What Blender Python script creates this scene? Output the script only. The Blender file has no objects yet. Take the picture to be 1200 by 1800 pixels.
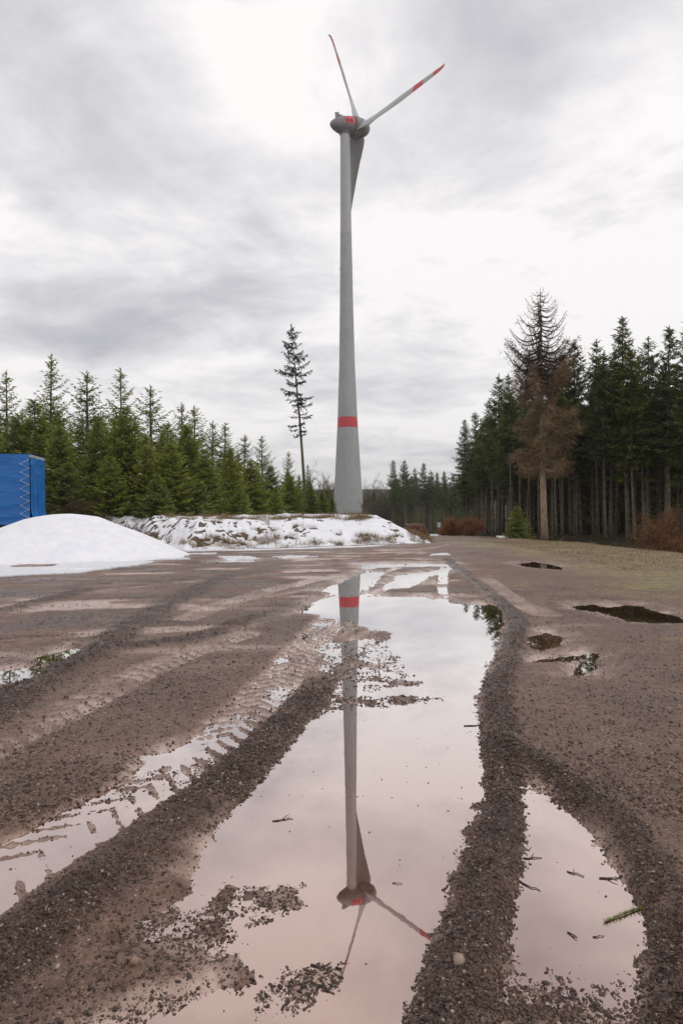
import bpy, math, random
import numpy as np
from mathutils import Vector
sc = bpy.context.scene
rad = math.radians
# ------------------------------------------------------------------ camera
F_PX, CAM_H, PITCH, ROLL = 1250.0, 1.4, 7 / 1250.0, 0.0088
cd = bpy.data.cameras.new('camera'); cam = bpy.data.objects.new('camera', cd); sc.collection.objects.link(cam)
_F = Vector((0, math.cos(PITCH), -math.sin(PITCH))); _R0 = Vector((1, 0, 0)); _U0 = Vector((0, math.sin(PITCH), math.cos(PITCH)))
_U = _U0 * math.cos(ROLL) + _R0 * math.sin(ROLL); _R = _R0 * math.cos(ROLL) - _U0 * math.sin(ROLL)
from mathutils import Matrix
cam.matrix_world = Matrix(((_R.x, _U.x, -_F.x, 0), (_R.y, _U.y, -_F.y, 0), (_R.z, _U.z, -_F.z, CAM_H), (0, 0, 0, 1)))
cd.sensor_fit = 'VERTICAL'; cd.sensor_height = 36; cd.lens = 36 * F_PX / 1800; cd.clip_start = .05; cd.clip_end = 9000
sc.camera = cam
# ------------------------------------------------------------------ sky, sun, exposure
SUN_EL, SUN_AZ = rad(48), rad(25)
world = bpy.data.worlds.new('World'); sc.world = world; world.use_nodes = True
wn, wl = world.node_tree.nodes, world.node_tree.links
wn.clear()
def wnode(t, **k):
    n = wn.new(t)
    for a, b in k.items(): setattr(n, a, b)
    return n
def wmath(op, a, b=None, c=None, clamp=False):
    n = wnode('ShaderNodeMath', operation=op, use_clamp=clamp)
    for i, v in enumerate((a, b, c)):
        if v is None: continue
        if isinstance(v, (int, float)): n.inputs[i].default_value = v
        else: wl.new(v, n.inputs[i])
    return n.outputs[0]
geo = wnode('ShaderNodeTexCoord'); sep = wnode('ShaderNodeSeparateXYZ'); wl.new(geo.outputs['Generated'], sep.inputs[0])
dx, dy, dz = sep.outputs
zz = wmath('ADD', wmath('MAXIMUM', wmath('ABSOLUTE', dz), 0.0), 0.16)
cx, cy = wmath('DIVIDE', dx, zz), wmath('DIVIDE', dy, zz)
comb = wnode('ShaderNodeCombineXYZ'); wl.new(cx, comb.inputs[0]); wl.new(cy, comb.inputs[1])
def wnoise(scale, detail, rough, off, dist=0.0, sx=1.0, sy=1.0):
    m = wnode('ShaderNodeMapping'); m.inputs['Location'].default_value = off; m.inputs['Scale'].default_value = (sx, sy, 1)
    wl.new(comb.outputs[0], m.inputs[0])
    n = wnode('ShaderNodeTexNoise'); wl.new(m.outputs[0], n.inputs['Vector'])
    n.inputs['Scale'].default_value = scale; n.inputs['Detail'].default_value = detail; n.inputs['Roughness'].default_value = rough; n.inputs['Distortion'].default_value = dist
    return n.outputs['Fac']
n1 = wnoise(0.9, 6, .55, (3.1, 1.7, 0), .5)
n2 = wnoise(2.6, 7, .6, (7.3, 2.2, 4), .3)
val = wmath('ADD', wmath('MULTIPLY', wmath('SUBTRACT', n1, .5), 0.95), wmath('MULTIPLY', wmath('SUBTRACT', n2, .5), .85))
def pix_dir(px, py):
    d = _F + _R * ((px - 600) / F_PX) - _U * ((py - 900) / F_PX)
    return d.normalized()
# big bodies of cloud, lighter or darker: (pixel x, pixel y, half width, half height, amount)
CLOUDS = [(820, 60, 260, 130, -.20), (60, 180, 260, 150, -.13), (260, 315, 260, 60, -.10), (900, 210, 150, 60, -.10), (100, 400, 200, 45, .13), (860, 420, 420, 120, .16),
          (200, 520, 300, 40, -.11), (90, 600, 220, 45, -.12), (500, 150, 160, 120, .13), (700, 700, 140, 34, -.14), (1000, 540, 300, 60, .10), (450, 640, 260, 50, .03), (700, 820, 300, 40, .02), (1130, 200, 130, 130, .1), (250, 60, 120, 50, .08)]
for (px, py, hw, hh, amt) in CLOUDS:
    d = pix_dir(px, py); rt = Vector((d.y, -d.x, 0)).normalized(); up = rt.cross(d).normalized()
    def dot(v):
        n = wnode('ShaderNodeVectorMath', operation='DOT_PRODUCT'); wl.new(geo.outputs['Generated'], n.inputs[0]); n.inputs[1].default_value = v; return n.outputs['Value']
    a = wmath('MULTIPLY', dot(rt), F_PX / hw); b = wmath('MULTIPLY', dot(up), F_PX / hh)
    r2 = wmath('ADD', wmath('MULTIPLY', a, a), wmath('MULTIPLY', b, b))
    g = wmath('EXPONENT', wmath('MULTIPLY', r2, -.8)) if False else wmath('POWER', 2.718, wmath('MULTIPLY', r2, -.8))
    fr = wmath('GREATER_THAN', dot(d), 0.0)
    g = wmath('MULTIPLY', g, fr)
    # ragged by the finer noise
    g = wmath('MULTIPLY', g, wmath('ADD', .45, wmath('MULTIPLY', n2, 1.1)))
    val = wmath('ADD', val, wmath('MULTIPLY', g, amt))
val = wmath('ADD', val, .665)
cr = wnode('ShaderNodeValToRGB'); wl.new(val, cr.inputs[0])
e = cr.color_ramp.elements
e[0].position = .12; e[0].color = (.40, .41, .465, 1)
e[1].position = .74; e[1].color = (1.08, 1.05, 1.04, 1)
for p, c in ((.34, (.565, .56, .60, 1)), (.50, (.74, .73, .765, 1)), (.61, (.89, .87, .885, 1))):
    q = e.new(p); q.color = c
sky = wnode('ShaderNodeTexSky', sky_type='NISHITA', sun_disc=False, sun_elevation=SUN_EL, sun_rotation=SUN_AZ)
sk = wnode('ShaderNodeVectorMath', operation='SCALE'); wl.new(sky.outputs[0], sk.inputs[0]); sk.inputs['Scale'].default_value = .08
mx = wnode('ShaderNodeMix', data_type='RGBA'); mx.inputs['Factor'].default_value = .94
wl.new(sk.outputs[0], mx.inputs['A']); wl.new(cr.outputs[0], mx.inputs['B'])
bg = wnode('ShaderNodeBackground'); wl.new(mx.outputs['Result'], bg.inputs[0]); bg.inputs[1].default_value = 1.0
wo = wnode('ShaderNodeOutputWorld'); wl.new(bg.outputs[0], wo.inputs[0])
sd_ = bpy.data.lights.new('sun', 'SUN'); sd_.energy = .75; sd_.angle = rad(25); sd_.color = (1, .96, .92)
sun = bpy.data.objects.new('sun', sd_); sc.collection.objects.link(sun)
sun.rotation_euler = (math.pi / 2 - SUN_EL, 0, math.pi - SUN_AZ + math.pi * 0)   # high, from behind the right shoulder
_sd = Vector((math.sin(rad(115)) * math.cos(SUN_EL), math.cos(rad(115)) * math.cos(SUN_EL), math.sin(SUN_EL)))
sun.rotation_euler = _sd.to_track_quat('Z', 'Y').to_euler(); sky.sun_rotation = rad(115)
vs = sc.view_settings; vs.view_transform = 'Standard'; vs.look = 'None'; vs.gamma = 1; vs.exposure = 0.0; vs.use_curve_mapping = False
sc.cycles.max_bounces = 6; sc.cycles.transparent_max_bounces = 6
# ------------------------------------------------------------------ helpers
rng = np.random.default_rng(7)
C = sc.collection
def smooth(a, b, x):
    t = np.clip((x - a) / (b - a), 0, 1); return t * t * (3 - 2 * t)
def _hash(ix, iy, s):
    n = (ix.astype(np.int64) * 374761393 + iy.astype(np.int64) * 668265263 + s * 974634777) & 0xffffffff
    n = ((n ^ (n >> 13)) * 1274126177) & 0xffffffff
    n = (n ^ (n >> 16)) & 0xffffffff
    return n.astype(np.float64) / 4294967295.0
def vnoise(x, y, s=0):
    ix, iy = np.floor(x), np.floor(y); fx, fy = x - ix, y - iy
    fx, fy = fx * fx * (3 - 2 * fx), fy * fy * (3 - 2 * fy)
    a, b, c, d = _hash(ix, iy, s), _hash(ix + 1, iy, s), _hash(ix, iy + 1, s), _hash(ix + 1, iy + 1, s)
    return (a * (1 - fx) + b * fx) * (1 - fy) + (c * (1 - fx) + d * fx) * fy
def fbm(x, y, size, oct=3, s=0):
    x, y = x / size, y / size; t, a, n = 0, 1, 0
    for i in range(oct):
        t = t + a * (vnoise(x + 17.3 * i, y - 9.1 * i, s + i) - .5) * 2; n += a; a *= .5; x, y = x * 2.03, y * 2.03
    return t / n                      # about -1..1
def P(px, py, z=0.0):
    """Where the photograph's pixel meets the level z."""
    d = _F + _R * ((px - 600) / F_PX) - _U * ((py - 900) / F_PX)
    k = (z - CAM_H) / d.z; return (d.x * k, d.y * k)
def at(px, Y):
    """x of the pixel column on the horizon at the distance Y."""
    return (px - 600) / F_PX * Y
def height_at(px, py, Y):
    d = _F + _R * ((px - 600) / F_PX) - _U * ((py - 900) / F_PX)
    return CAM_H + d.z * Y / d.y, d.x * Y / d.y
def mesh_obj(name, V, Fc, mats, parent=None, smooth_=False, mi=None, attrs=None, uniform=None):
    """V (n,3); Fc (m,k) array or list of faces; attrs {name: per-vertex (n,4) colours}."""
    me = bpy.data.meshes.new(name)
    V = np.asarray(V, dtype=np.float32)
    if isinstance(Fc, np.ndarray):
        m, k = Fc.shape
        me.vertices.add(len(V)); me.vertices.foreach_set('co', V.ravel())
        me.loops.add(m * k); me.loops.foreach_set('vertex_index', Fc.astype(np.int32).ravel())
        me.polygons.add(m); me.polygons.foreach_set('loop_start', np.arange(0, m * k, k, dtype=np.int32))
        me.update(calc_edges=True)
    else:
        me.from_pydata([tuple(map(float, v)) for v in V], [], [tuple(int(i) for i in f) for f in Fc]); me.update()
    if not isinstance(mats, (list, tuple)): mats = [mats]
    for m_ in mats: me.materials.append(m_)
    if mi is not None: me.polygons.foreach_set('material_index', np.asarray(mi, dtype=np.int32))
    if smooth_: me.polygons.foreach_set('use_smooth', np.ones(len(me.polygons), dtype=bool))
    for an, av in (attrs or {}).items():
        ca = me.color_attributes.new(an, 'FLOAT_COLOR', 'POINT'); ca.data.foreach_set('color', np.asarray(av, dtype=np.float32).ravel())
    me.update()
    o = bpy.data.objects.new(name, me); C.objects.link(o)
    if parent: o.parent = parent
    return o
def tag(o, label=None, cat=None, group=None, kind=None):
    if label: o['label'] = label
    if cat: o['category'] = cat
    if group: o['group'] = group
    if kind: o['kind'] = kind
    return o
def empty(name, loc, rz=0):
    o = bpy.data.objects.new(name, None); C.objects.link(o); o.location = loc; o.rotation_euler = (0, 0, rz); o.empty_display_size = .3; return o
def box(x0, x1, y0, y1, z0, z1):
    V = [(x, y, z) for x in (x0, x1) for y in (y0, y1) for z in (z0, z1)]
    Fc = [(0, 1, 3, 2), (4, 6, 7, 5), (0, 4, 5, 1), (2, 3, 7, 6), (0, 2, 6, 4), (1, 5, 7, 3)]
    return V, Fc
def merge(parts):
    V, Fc, n = [], [], 0
    for v, f in parts:
        V += [tuple(p) for p in v]; Fc += [tuple(i + n for i in q) for q in f]; n += len(v)
    return V, Fc
def tube(pts, radii, n=6, cap=True):
    pts = [Vector(p) for p in pts]; V, Fc = [], []
    if not hasattr(radii, '__len__'): radii = [radii] * len(pts)
    ref = None
    for i, p in enumerate(pts):
        d = (pts[min(i + 1, len(pts) - 1)] - pts[max(i - 1, 0)]).normalized()
        if ref is None: ref = Vector((0, 0, 1)) if abs(d.z) < .9 else Vector((1, 0, 0))
        a = d.cross(ref).normalized(); b = d.cross(a); ref = a.cross(d)
        for k in range(n):
            t = 2 * math.pi * k / n; V.append(p + a * math.cos(t) * radii[i] + b * math.sin(t) * radii[i])
    for i in range(len(pts) - 1):
        for k in range(n): Fc.append((i * n + k, i * n + (k + 1) % n, (i + 1) * n + (k + 1) % n, (i + 1) * n + k))
    if cap: Fc += [tuple(range(n))[::-1], tuple(range((len(pts) - 1) * n, len(pts) * n))]
    return V, Fc
# ------------------------------------------------------------------ materials
class Mat:
    def __init__(s, name):
        s.m = bpy.data.materials.new(name); s.m.use_nodes = True; s.n = s.m.node_tree.nodes; s.l = s.m.node_tree.links
        s.b = s.n['Principled BSDF']
    def node(s, t, **k):
        n = s.n.new(t)
        for a, b in k.items(): setattr(n, a, b)
        return n
    def set(s, sock, v):
        if hasattr(v, 'is_output') or isinstance(v, bpy.types.NodeSocket): s.l.new(v, sock)
        else: sock.default_value = v
    def math(s, op, a, b=None, clamp=False):
        n = s.node('ShaderNodeMath', operation=op, use_clamp=clamp); s.set(n.inputs[0], a)
        if b is not None: s.set(n.inputs[1], b)
        return n.outputs[0]
    def mix(s, f, a, b, blend='MIX'):
        n = s.node('ShaderNodeMix', data_type='RGBA', blend_type=blend); s.set(n.inputs['Factor'], f); s.set(n.inputs['A'], a); s.set(n.inputs['B'], b); return n.outputs['Result']
    def noise(s, scale, detail=4, rough=.55, vec=None, dist=0):
        n = s.node('ShaderNodeTexNoise'); n.inputs['Scale'].default_value = scale; n.inputs['Detail'].default_value = detail; n.inputs['Roughness'].default_value = rough; n.inputs['Distortion'].default_value = dist
        s.l.new(vec if vec is not None else s.pos(), n.inputs['Vector']); return n.outputs['Fac']
    def pos(s):
        if not hasattr(s, '_p'): s._p = s.node('ShaderNodeNewGeometry').outputs['Position']
        return s._p
    def obj(s):
        if not hasattr(s, '_o'): s._o = s.node('ShaderNodeTexCoord').outputs['Object']
        return s._o
    def mapped(s, vec, scale):
        n = s.node('ShaderNodeMapping'); n.inputs['Scale'].default_value = scale; s.l.new(vec, n.inputs[0]); return n.outputs[0]
    def ramp(s, f, stops):
        n = s.node('ShaderNodeValToRGB'); s.l.new(f, n.inputs[0]); e = n.color_ramp.elements
        while len(e) < len(stops): e.new(.5)
        for i, (p, c) in enumerate(stops): e[i].position = p; e[i].color = (*c, 1) if len(c) == 3 else c
        return n.outputs[0]
    def attr(s, name):
        n = s.node('ShaderNodeAttribute', attribute_name=name); q = s.node('ShaderNodeSeparateColor'); s.l.new(n.outputs['Color'], q.inputs[0]); return q.outputs
    def bump(s, h, strength, dist):
        n = s.node('ShaderNodeBump'); n.inputs['Strength'].default_value = strength; n.inputs['Distance'].default_value = dist; s.l.new(h, n.inputs['Height']); s.l.new(n.outputs[0], s.b.inputs['Normal']); return n
    def col(s, v): s.set(s.b.inputs['Base Color'], (*v, 1) if isinstance(v, tuple) and len(v) == 3 else v); return s
    def rough(s, v): s.set(s.b.inputs['Roughness'], v); return s
def c4(*c): return (*c, 1)
# bare earth, gravel, moss and old snow of the yard; attributes A = (damp, gravel, moss), B = (snow, red clay, forest floor)
M = {}
m = Mat('yard_ground'); A = m.attr('A'); B = m.attr('B')
g1 = m.noise(55, 3, .7); g2 = m.noise(9, 5, .6); g3 = m.noise(1.3, 4, .55); g4 = m.noise(220, 2, .6)
dry = m.ramp(g2, [(.30, (.150, .076, .048)), (.52, (.265, .148, .098)), (.72, (.42, .265, .19))])
dry = m.mix(m.math('MULTIPLY', g1, .75), dry, c4(.085, .050, .034))
vo = m.node('ShaderNodeTexVoronoi'); vo.inputs['Scale'].default_value = 95; m.l.new(m.pos(), vo.inputs['Vector']); vo2 = m.node('ShaderNodeTexVoronoi'); vo2.inputs['Scale'].default_value = 42; m.l.new(m.pos(), vo2.inputs['Vector'])
pc = m.node('ShaderNodeSeparateColor'); m.l.new(vo.outputs['Color'], pc.inputs[0]); pc2 = m.node('ShaderNodeSeparateColor'); m.l.new(vo2.outputs['Color'], pc2.inputs[0])
peb = m.ramp(pc.outputs[0], [(0, (.055, .028, .017)), (.4, (.155, .082, .053)), (.75, (.29, .172, .118)), (.93, (.46, .315, .225)), (1, (.60, .49, .40))])
pebm = m.math('MULTIPLY', m.ramp(vo.outputs['Distance'], [(.0, (1,) * 3), (.45, (1,) * 3), (.62, (0,) * 3)]), m.ramp(m.noise(5, 4, .6), [(.38, (.15,) * 3), (.62, (1,) * 3)]))
dry = m.mix(pebm, dry, peb)
dry = m.mix(m.ramp(g4, [(.55, (0, 0, 0)), (.72, (.5, .5, .5))]), dry, c4(.36, .31, .28))
dark = m.ramp(g1, [(.3, (.032, .016, .010)), (.55, (.078, .042, .027)), (.75, (.17, .10, .068))])
dark = m.mix(m.math('MULTIPLY', pebm, .8), dark, m.mix(1.0, peb, c4(.55, .46, .40), 'MULTIPLY'))
colr = m.mix(A[1], dry, dark)
clay = m.ramp(g2, [(.3, (.25, .145, .10)), (.7, (.42, .275, .215))])
colr = m.mix(m.math('MULTIPLY', B[1], .85), colr, clay)
wet = m.mix(1.0, colr, c4(.66, .58, .54), 'MULTIPLY')
colr = m.mix(m.math('MULTIPLY', A[0], .85), colr, wet)
mossc = m.ramp(g2, [(.35, (.11, .085, .030)), (.5, (.24, .185, .065)), (.7, (.36, .27, .13))])
colr = m.mix(A[2], colr, mossc)
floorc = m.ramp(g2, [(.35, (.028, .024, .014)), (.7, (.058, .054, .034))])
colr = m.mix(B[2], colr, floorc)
D = m.attr('D'); siltf = m.math('MULTIPLY', D[0], 1.0, True)
colr = m.mix(siltf, colr, m.ramp(g2, [(.3, (.42, .29, .235)), (.7, (.60, .455, .39))]))
colr = m.mix(B[0], colr, c4(.82, .83, .87))
m.col(colr)
rr = m.math('SUBTRACT', m.math('SUBTRACT', .72, m.math('MULTIPLY', A[0], .40)), m.math('MULTIPLY', m.ramp(g3, [(.4, (0, 0, 0)), (.65, (1, 1, 1))]), .12))
m.rough(m.math('SUBTRACT', rr, m.math('MULTIPLY', siltf, .34))); m.b.inputs['Specular IOR Level'].default_value = .5
bh = m.math('ADD', m.math('ADD', g1, m.math('MULTIPLY', g4, .35)), m.math('MULTIPLY', m.math('SUBTRACT', 1.0, vo.outputs['Distance']), .55))
bh = m.math('ADD', bh, m.math('MULTIPLY', m.math('SUBTRACT', 1.0, vo2.outputs['Distance']), m.math('MULTIPLY', pc2.outputs[0], 1.2)))
m.bump(m.math('MULTIPLY', bh, m.math('SUBTRACT', 1.0, m.math('MULTIPLY', siltf, .85))), 1.0, .013); m.set(m.b.inputs['Specular IOR Level'], m.math('MULTIPLY', m.math('SUBTRACT', 1.0, B[2]), .5)); M['ground'] = m.m
# still muddy water: a mirror over opaque brown silt
m = Mat('puddle_water'); nt = m.n
silt = m.ramp(m.noise(1.1, 5, .6, dist=.6), [(.3, (.085, .032, .018)), (.55, (.125, .052, .032)), (.75, (.23, .115, .078))])
dif = m.node('ShaderNodeBsdfDiffuse'); m.l.new(silt, dif.inputs[0])
gl = m.node('ShaderNodeBsdfGlossy'); gl.inputs['Roughness'].default_value = .012; pass
lw = m.node('ShaderNodeLayerWeight'); lw.inputs['Blend'].default_value = .5
fr = m.ramp(lw.outputs['Facing'], [(.0, (.05,) * 3), (.40, (.52,) * 3), (.62, (.68,) * 3), (.80, (.86,) * 3), (1, (1,) * 3)])
m.l.new(m.ramp(lw.outputs['Facing'], [(.0, (.84, .63, .56)), (.45, (.89, .71, .65)), (.62, (.93, .81, .765)), (.80, (.98, .96, .96)), (1, (1, 1, 1))]), gl.inputs['Color'])
bp = m.node('ShaderNodeBump'); bp.inputs['Strength'].default_value = .012; bp.inputs['Distance'].default_value = .002; m.l.new(m.noise(22, 2, .5), bp.inputs['Height']); m.l.new(bp.outputs[0], gl.inputs['Normal'])
ms = m.node('ShaderNodeMixShader'); m.l.new(fr, ms.inputs[0]); m.l.new(dif.outputs[0], ms.inputs[1]); m.l.new(gl.outputs[0], ms.inputs[2])
m.l.new(ms.outputs[0], nt['Material Output'].inputs[0]); nt.remove(m.b); M['water'] = m.m
# stones, coloured one by one
m = Mat('gravel_stone'); A = m.attr('S')
c = m.ramp(A[0], [(.0, (.032, .017, .011)), (.45, (.085, .047, .031)), (.75, (.17, .105, .074)), (.88, (.13, .095, .08)), (.95, (.30, .19, .12)), (1, (.50, .41, .34))])
m.col(m.mix(m.noise(90, 2), c, m.mix(1.0, c, c4(.5, .5, .5), 'MULTIPLY'))).rough(.52); M['stone'] = m.m
# snow
m = Mat('snow'); n_ = m.noise(3.5, 6, .6)
m.col(m.ramp(n_, [(.3, (.74, .75, .80)), (.7, (.86, .86, .89))])).rough(.75); m.b.inputs['Subsurface Weight'].default_value = .0
m.bump(m.math('ADD', n_, m.math('MULTIPLY', m.noise(30, 3), .12)), .5, .06); M['snow'] = m.m
# snow bank: A = (snow, -, -)
m = Mat('bank_soil_and_snow'); A = m.attr('A')
soil = m.ramp(m.noise(7, 5, .65), [(.3, (.035, .022, .015)), (.5, (.10, .065, .042)), (.68, (.20, .14, .085))])
edge = m.math('ADD', A[0], m.math('MULTIPLY', m.math('SUBTRACT', m.noise(11, 4, .6), .5), .7))
fac = m.ramp(edge, [(.47, (0, 0, 0)), (.53, (1, 1, 1))])
m.col(m.mix(fac, soil, m.ramp(n_2 := m.noise(2.5, 4), [(.3, (.78, .79, .83)), (.7, (.87, .87, .90))]))).rough(.8)
m.bump(m.noise(9, 5, .6), .7, .08); M['bank'] = m.m
def bark(name, a, b, c_, sc_=1):
    m = Mat(name); o = m.mapped(m.obj(), (9 * sc_, 9 * sc_, 2.2 * sc_)); n = m.noise(1.0, 6, .65, o)
    m.col(m.ramp(n, [(.3, a), (.5, b), (.7, c_)])).rough(.9); m.bump(n, .8, .03); return m.m
M['bark'] = bark('spruce_bark', (.045, .034, .022), (.12, .095, .065), (.23, .19, .13))
M['bark_dead'] = bark('dead_spruce_bark', (.15, .085, .055), (.30, .20, .14), (.45, .34, .25))
M['twigwood'] = bark('branch_wood', (.03, .024, .02), (.06, .048, .04), (.10, .08, .066))
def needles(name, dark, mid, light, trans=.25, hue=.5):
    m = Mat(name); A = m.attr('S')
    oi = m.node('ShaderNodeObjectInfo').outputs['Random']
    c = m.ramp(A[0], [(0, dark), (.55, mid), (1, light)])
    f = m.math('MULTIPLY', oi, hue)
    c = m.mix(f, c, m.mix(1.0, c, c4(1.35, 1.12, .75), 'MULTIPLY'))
    dn = m.node('ShaderNodeBsdfDiffuse'); m.l.new(c, dn.inputs[0]); tn = m.node('ShaderNodeBsdfTranslucent'); m.l.new(c, tn.inputs[0])
    mm = m.node('ShaderNodeMixShader'); mm.inputs[0].default_value = trans; m.l.new(dn.outputs[0], mm.inputs[1]); m.l.new(tn.outputs[0], mm.inputs[2])
    m.l.new(mm.outputs[0], m.n['Material Output'].inputs[0]); m.n.remove(m.b); return m.m
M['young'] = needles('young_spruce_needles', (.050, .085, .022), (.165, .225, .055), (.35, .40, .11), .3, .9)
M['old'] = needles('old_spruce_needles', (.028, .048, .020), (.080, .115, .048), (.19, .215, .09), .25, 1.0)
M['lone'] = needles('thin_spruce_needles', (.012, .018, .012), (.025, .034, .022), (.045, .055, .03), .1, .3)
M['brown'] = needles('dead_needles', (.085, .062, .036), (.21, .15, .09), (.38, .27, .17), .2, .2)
M['baretwig'] = needles('bare_twigs', (.03, .022, .02), (.06, .045, .04), (.10, .075, .065), .0, .3)
M['brushtwig'] = needles('brush_twigs', (.06, .04, .03), (.12, .085, .06), (.20, .15, .10), .0, .3)
M['beech'] = needles('copper_leaves', (.14, .065, .035), (.30, .145, .08), (.46, .26, .15), .3, .3)
M['straw'] = needles('dry_grass_blades', (.10, .065, .03), (.23, .16, .085), (.38, .29, .17), .2, 0)
def plain(name, c, r=.6, var=.12, sc_=3, metal=0):
    m = Mat(name); n = m.noise(sc_, 5, .6, m.obj()); m.col(m.mix(m.ramp(n, [(.35, (0,) * 3), (.65, (1,) * 3)]), c4(*[x * (1 - var) for x in c]), c4(*[min(1, x * (1 + var)) for x in c]))).rough(r)
    m.b.inputs['Metallic'].default_value = metal; return m.m
M['white_paint'] = plain('white_sign_paint', (.75, .75, .75)); M['grey_metal'] = plain('grey_metal', (.35, .36, .37), .45)
# ------------------------------------------------------------------ terrain
def terrain(x, Y):
    x = np.asarray(x, float); Y = np.asarray(Y, float)
    t = np.maximum(Y - 22, 0); z = -.034 * (t * t / (t + 8))
    z = z * (1 - smooth(250, 520, Y)) + smooth(250, 520, Y) * -9
    z = z + smooth(430, 1500, Y) * (52 + 10 * fbm(x, Y, 700, 3, 5) + 14 * smooth(-200, -1200, x))
    xe = 9.3 + .2 * np.sin(Y * .7)
    z = z - .95 * smooth(xe, xe + 2.8, x) * (1 - smooth(36, 56, Y))
    return z + bank(x, Y)
def bank_mask(x, Y):
    ty = np.interp(x, [-40, -9.5, -7.5, -5.4, -3, 0, 3.5, 6], [31, 31, 28, 24.2, 25.6, 27.2, 29.5, 32])
    xt = 3.9 + (Y - 30) * .03
    return np.minimum(Y - ty, (xt - x) * 1.35)
def bank(x, Y):
    d = bank_mask(x, Y); m_ = smooth(-.1, 3.6, d)
    return m_ * (.95 + .030 * np.clip(Y - 28, 0, 60)) * (1 - smooth(110, 190, Y))
def seg_dist(x, y, pts):
    """distance to a polyline, arc length along it and the signed side."""
    xs, ys = [p[0] for p in pts], [p[1] for p in pts]; mg = 2.6
    k0 = (x > min(xs) - mg) & (x < max(xs) + mg) & (y > min(ys) - mg) & (y < max(ys) + mg)
    if x.size > 64 and k0.mean() < .97:
        o = [np.full(x.shape, 1e3), np.zeros(x.shape), np.full(x.shape, 1e3)]
        if k0.any():
            for a, b in zip(o, seg_dist(x[k0], y[k0], pts)): a[k0] = b
        return o
    best = np.full(x.shape, 1e9); arc = np.zeros_like(best); side = np.zeros_like(best); L = 0
    for (ax, ay), (bx, by) in zip(pts[:-1], pts[1:]):
        ux, uy = bx - ax, by - ay; l2 = ux * ux + uy * uy; l = math.sqrt(l2)
        t = np.clip(((x - ax) * ux + (y - ay) * uy) / l2, 0, 1)
        ex, ey = x - ax - t * ux, y - ay - t * uy; d = np.sqrt(ex * ex + ey * ey); k = d < best
        best = np.where(k, d, best); arc = np.where(k, L + t * l, arc); side = np.where(k, np.sign(ex * -uy + ey * ux), side); L += l
    return best, arc, side * best
def poly_sd(x, y, pts):
    """signed distance to a polygon, negative inside."""
    d, _, _ = seg_dist(x, y, list(pts) + [pts[0]]); ins = np.zeros(x.shape, bool)
    for (ax, ay), (bx, by) in zip(pts, list(pts[1:]) + [pts[0]]):
        if ay == by: continue
        ins ^= ((ay > y) != (by > y)) & (x < (bx - ax) * (y - ay) / (by - ay) + ax)
    return np.where(ins, -d, d)
def W(pp): return [P(a, b) for a, b in pp]
def dense(pp, n=5):
    """a smooth (Catmull-Rom) run through the points."""
    q = [np.array(p, float) for p in pp]; q = [2 * q[0] - q[1]] + q + [2 * q[-1] - q[-2]]; out = []
    for i in range(1, len(q) - 2):
        for k in range(n):
            t = k / n; out.append(tuple(.5 * ((2 * q[i]) + (q[i + 1] - q[i - 1]) * t + (2 * q[i - 1] - 5 * q[i] + 4 * q[i + 1] - q[i + 2]) * t * t + (3 * q[i] - q[i - 1] - 3 * q[i + 1] + q[i + 2]) * t ** 3)))
    return out + [tuple(q[-2])]
# ruts, heaps and puddles, measured in the photograph and set out on the ground
PUDDLES = [W([(528, 1078), (560, 1056), (600, 1048), (735, 1048), (800, 1062), (872, 1064), (886, 1090), (878, 1130), (858, 1170), (846, 1210), (842, 1250), (848, 1295), (864, 1340), (868, 1400), (848, 1450), (820, 1520), (796, 1590), (770, 1650), (745, 1710), (715, 1775), (700, 1900),
              (150, 1900), (250, 1800), (330, 1755), (450, 1720), (420, 1690), (330, 1668), (250, 1655), (300, 1615), (345, 1560), (350, 1500), (395, 1440), (440, 1390), (480, 1340), (520, 1290), (548, 1250), (580, 1210), (640, 1165), (690, 1115), (640, 1100), (590, 1085)]),
           W([(888, 1362), (930, 1375), (980, 1420), (1040, 1480), (1100, 1560), (1132, 1610), (1140, 1650), (1132, 1700), (1060, 1760), (1000, 1840), (880, 1840), (888, 1700), (892, 1630), (905, 1560), (920, 1500), (908, 1430)]),
           W([(1012, 1064), (1046, 1062), (1055, 1068), (1110, 1064), (1180, 1082), (1210, 1090), (1190, 1098), (1110, 1096), (1060, 1078), (1020, 1073)]),
           W([(925, 1120), (960, 1112), (985, 1118), (982, 1140), (950, 1146), (928, 1136)]),
           W([(935, 1160), (990, 1154), (1045, 1148), (1040, 1156), (980, 1165), (938, 1166)]),
           W([(1000, 1190), (1020, 1166), (1045, 1158), (1050, 1172), (1030, 1188)]),
           W([(905, 992), (940, 987), (992, 998), (985, 1003), (930, 998)]),
           W([(628, 992), (700, 990), (796, 991), (794, 996), (700, 998), (640, 1000)]), W([(560, 1040), (610, 1020), (640, 1008), (655, 1010), (640, 1030), (600, 1046)]), W([(690, 1030), (730, 1016), (745, 1018), (715, 1034)]), W([(-60, 1190), (40, 1176), (90, 1180), (50, 1198), (-60, 1216)]),
           W([(700, 1012), (790, 1000), (780, 1008), (720, 1022), (690, 1036), (678, 1034)]),
           W([(250, 1330), (330, 1312), (330, 1330), (260, 1350)]), W([(380, 985), (450, 984), (450, 988), (380, 989)]), W([(60, 1158), (130, 1140), (150, 1148), (80, 1165)])]
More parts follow.
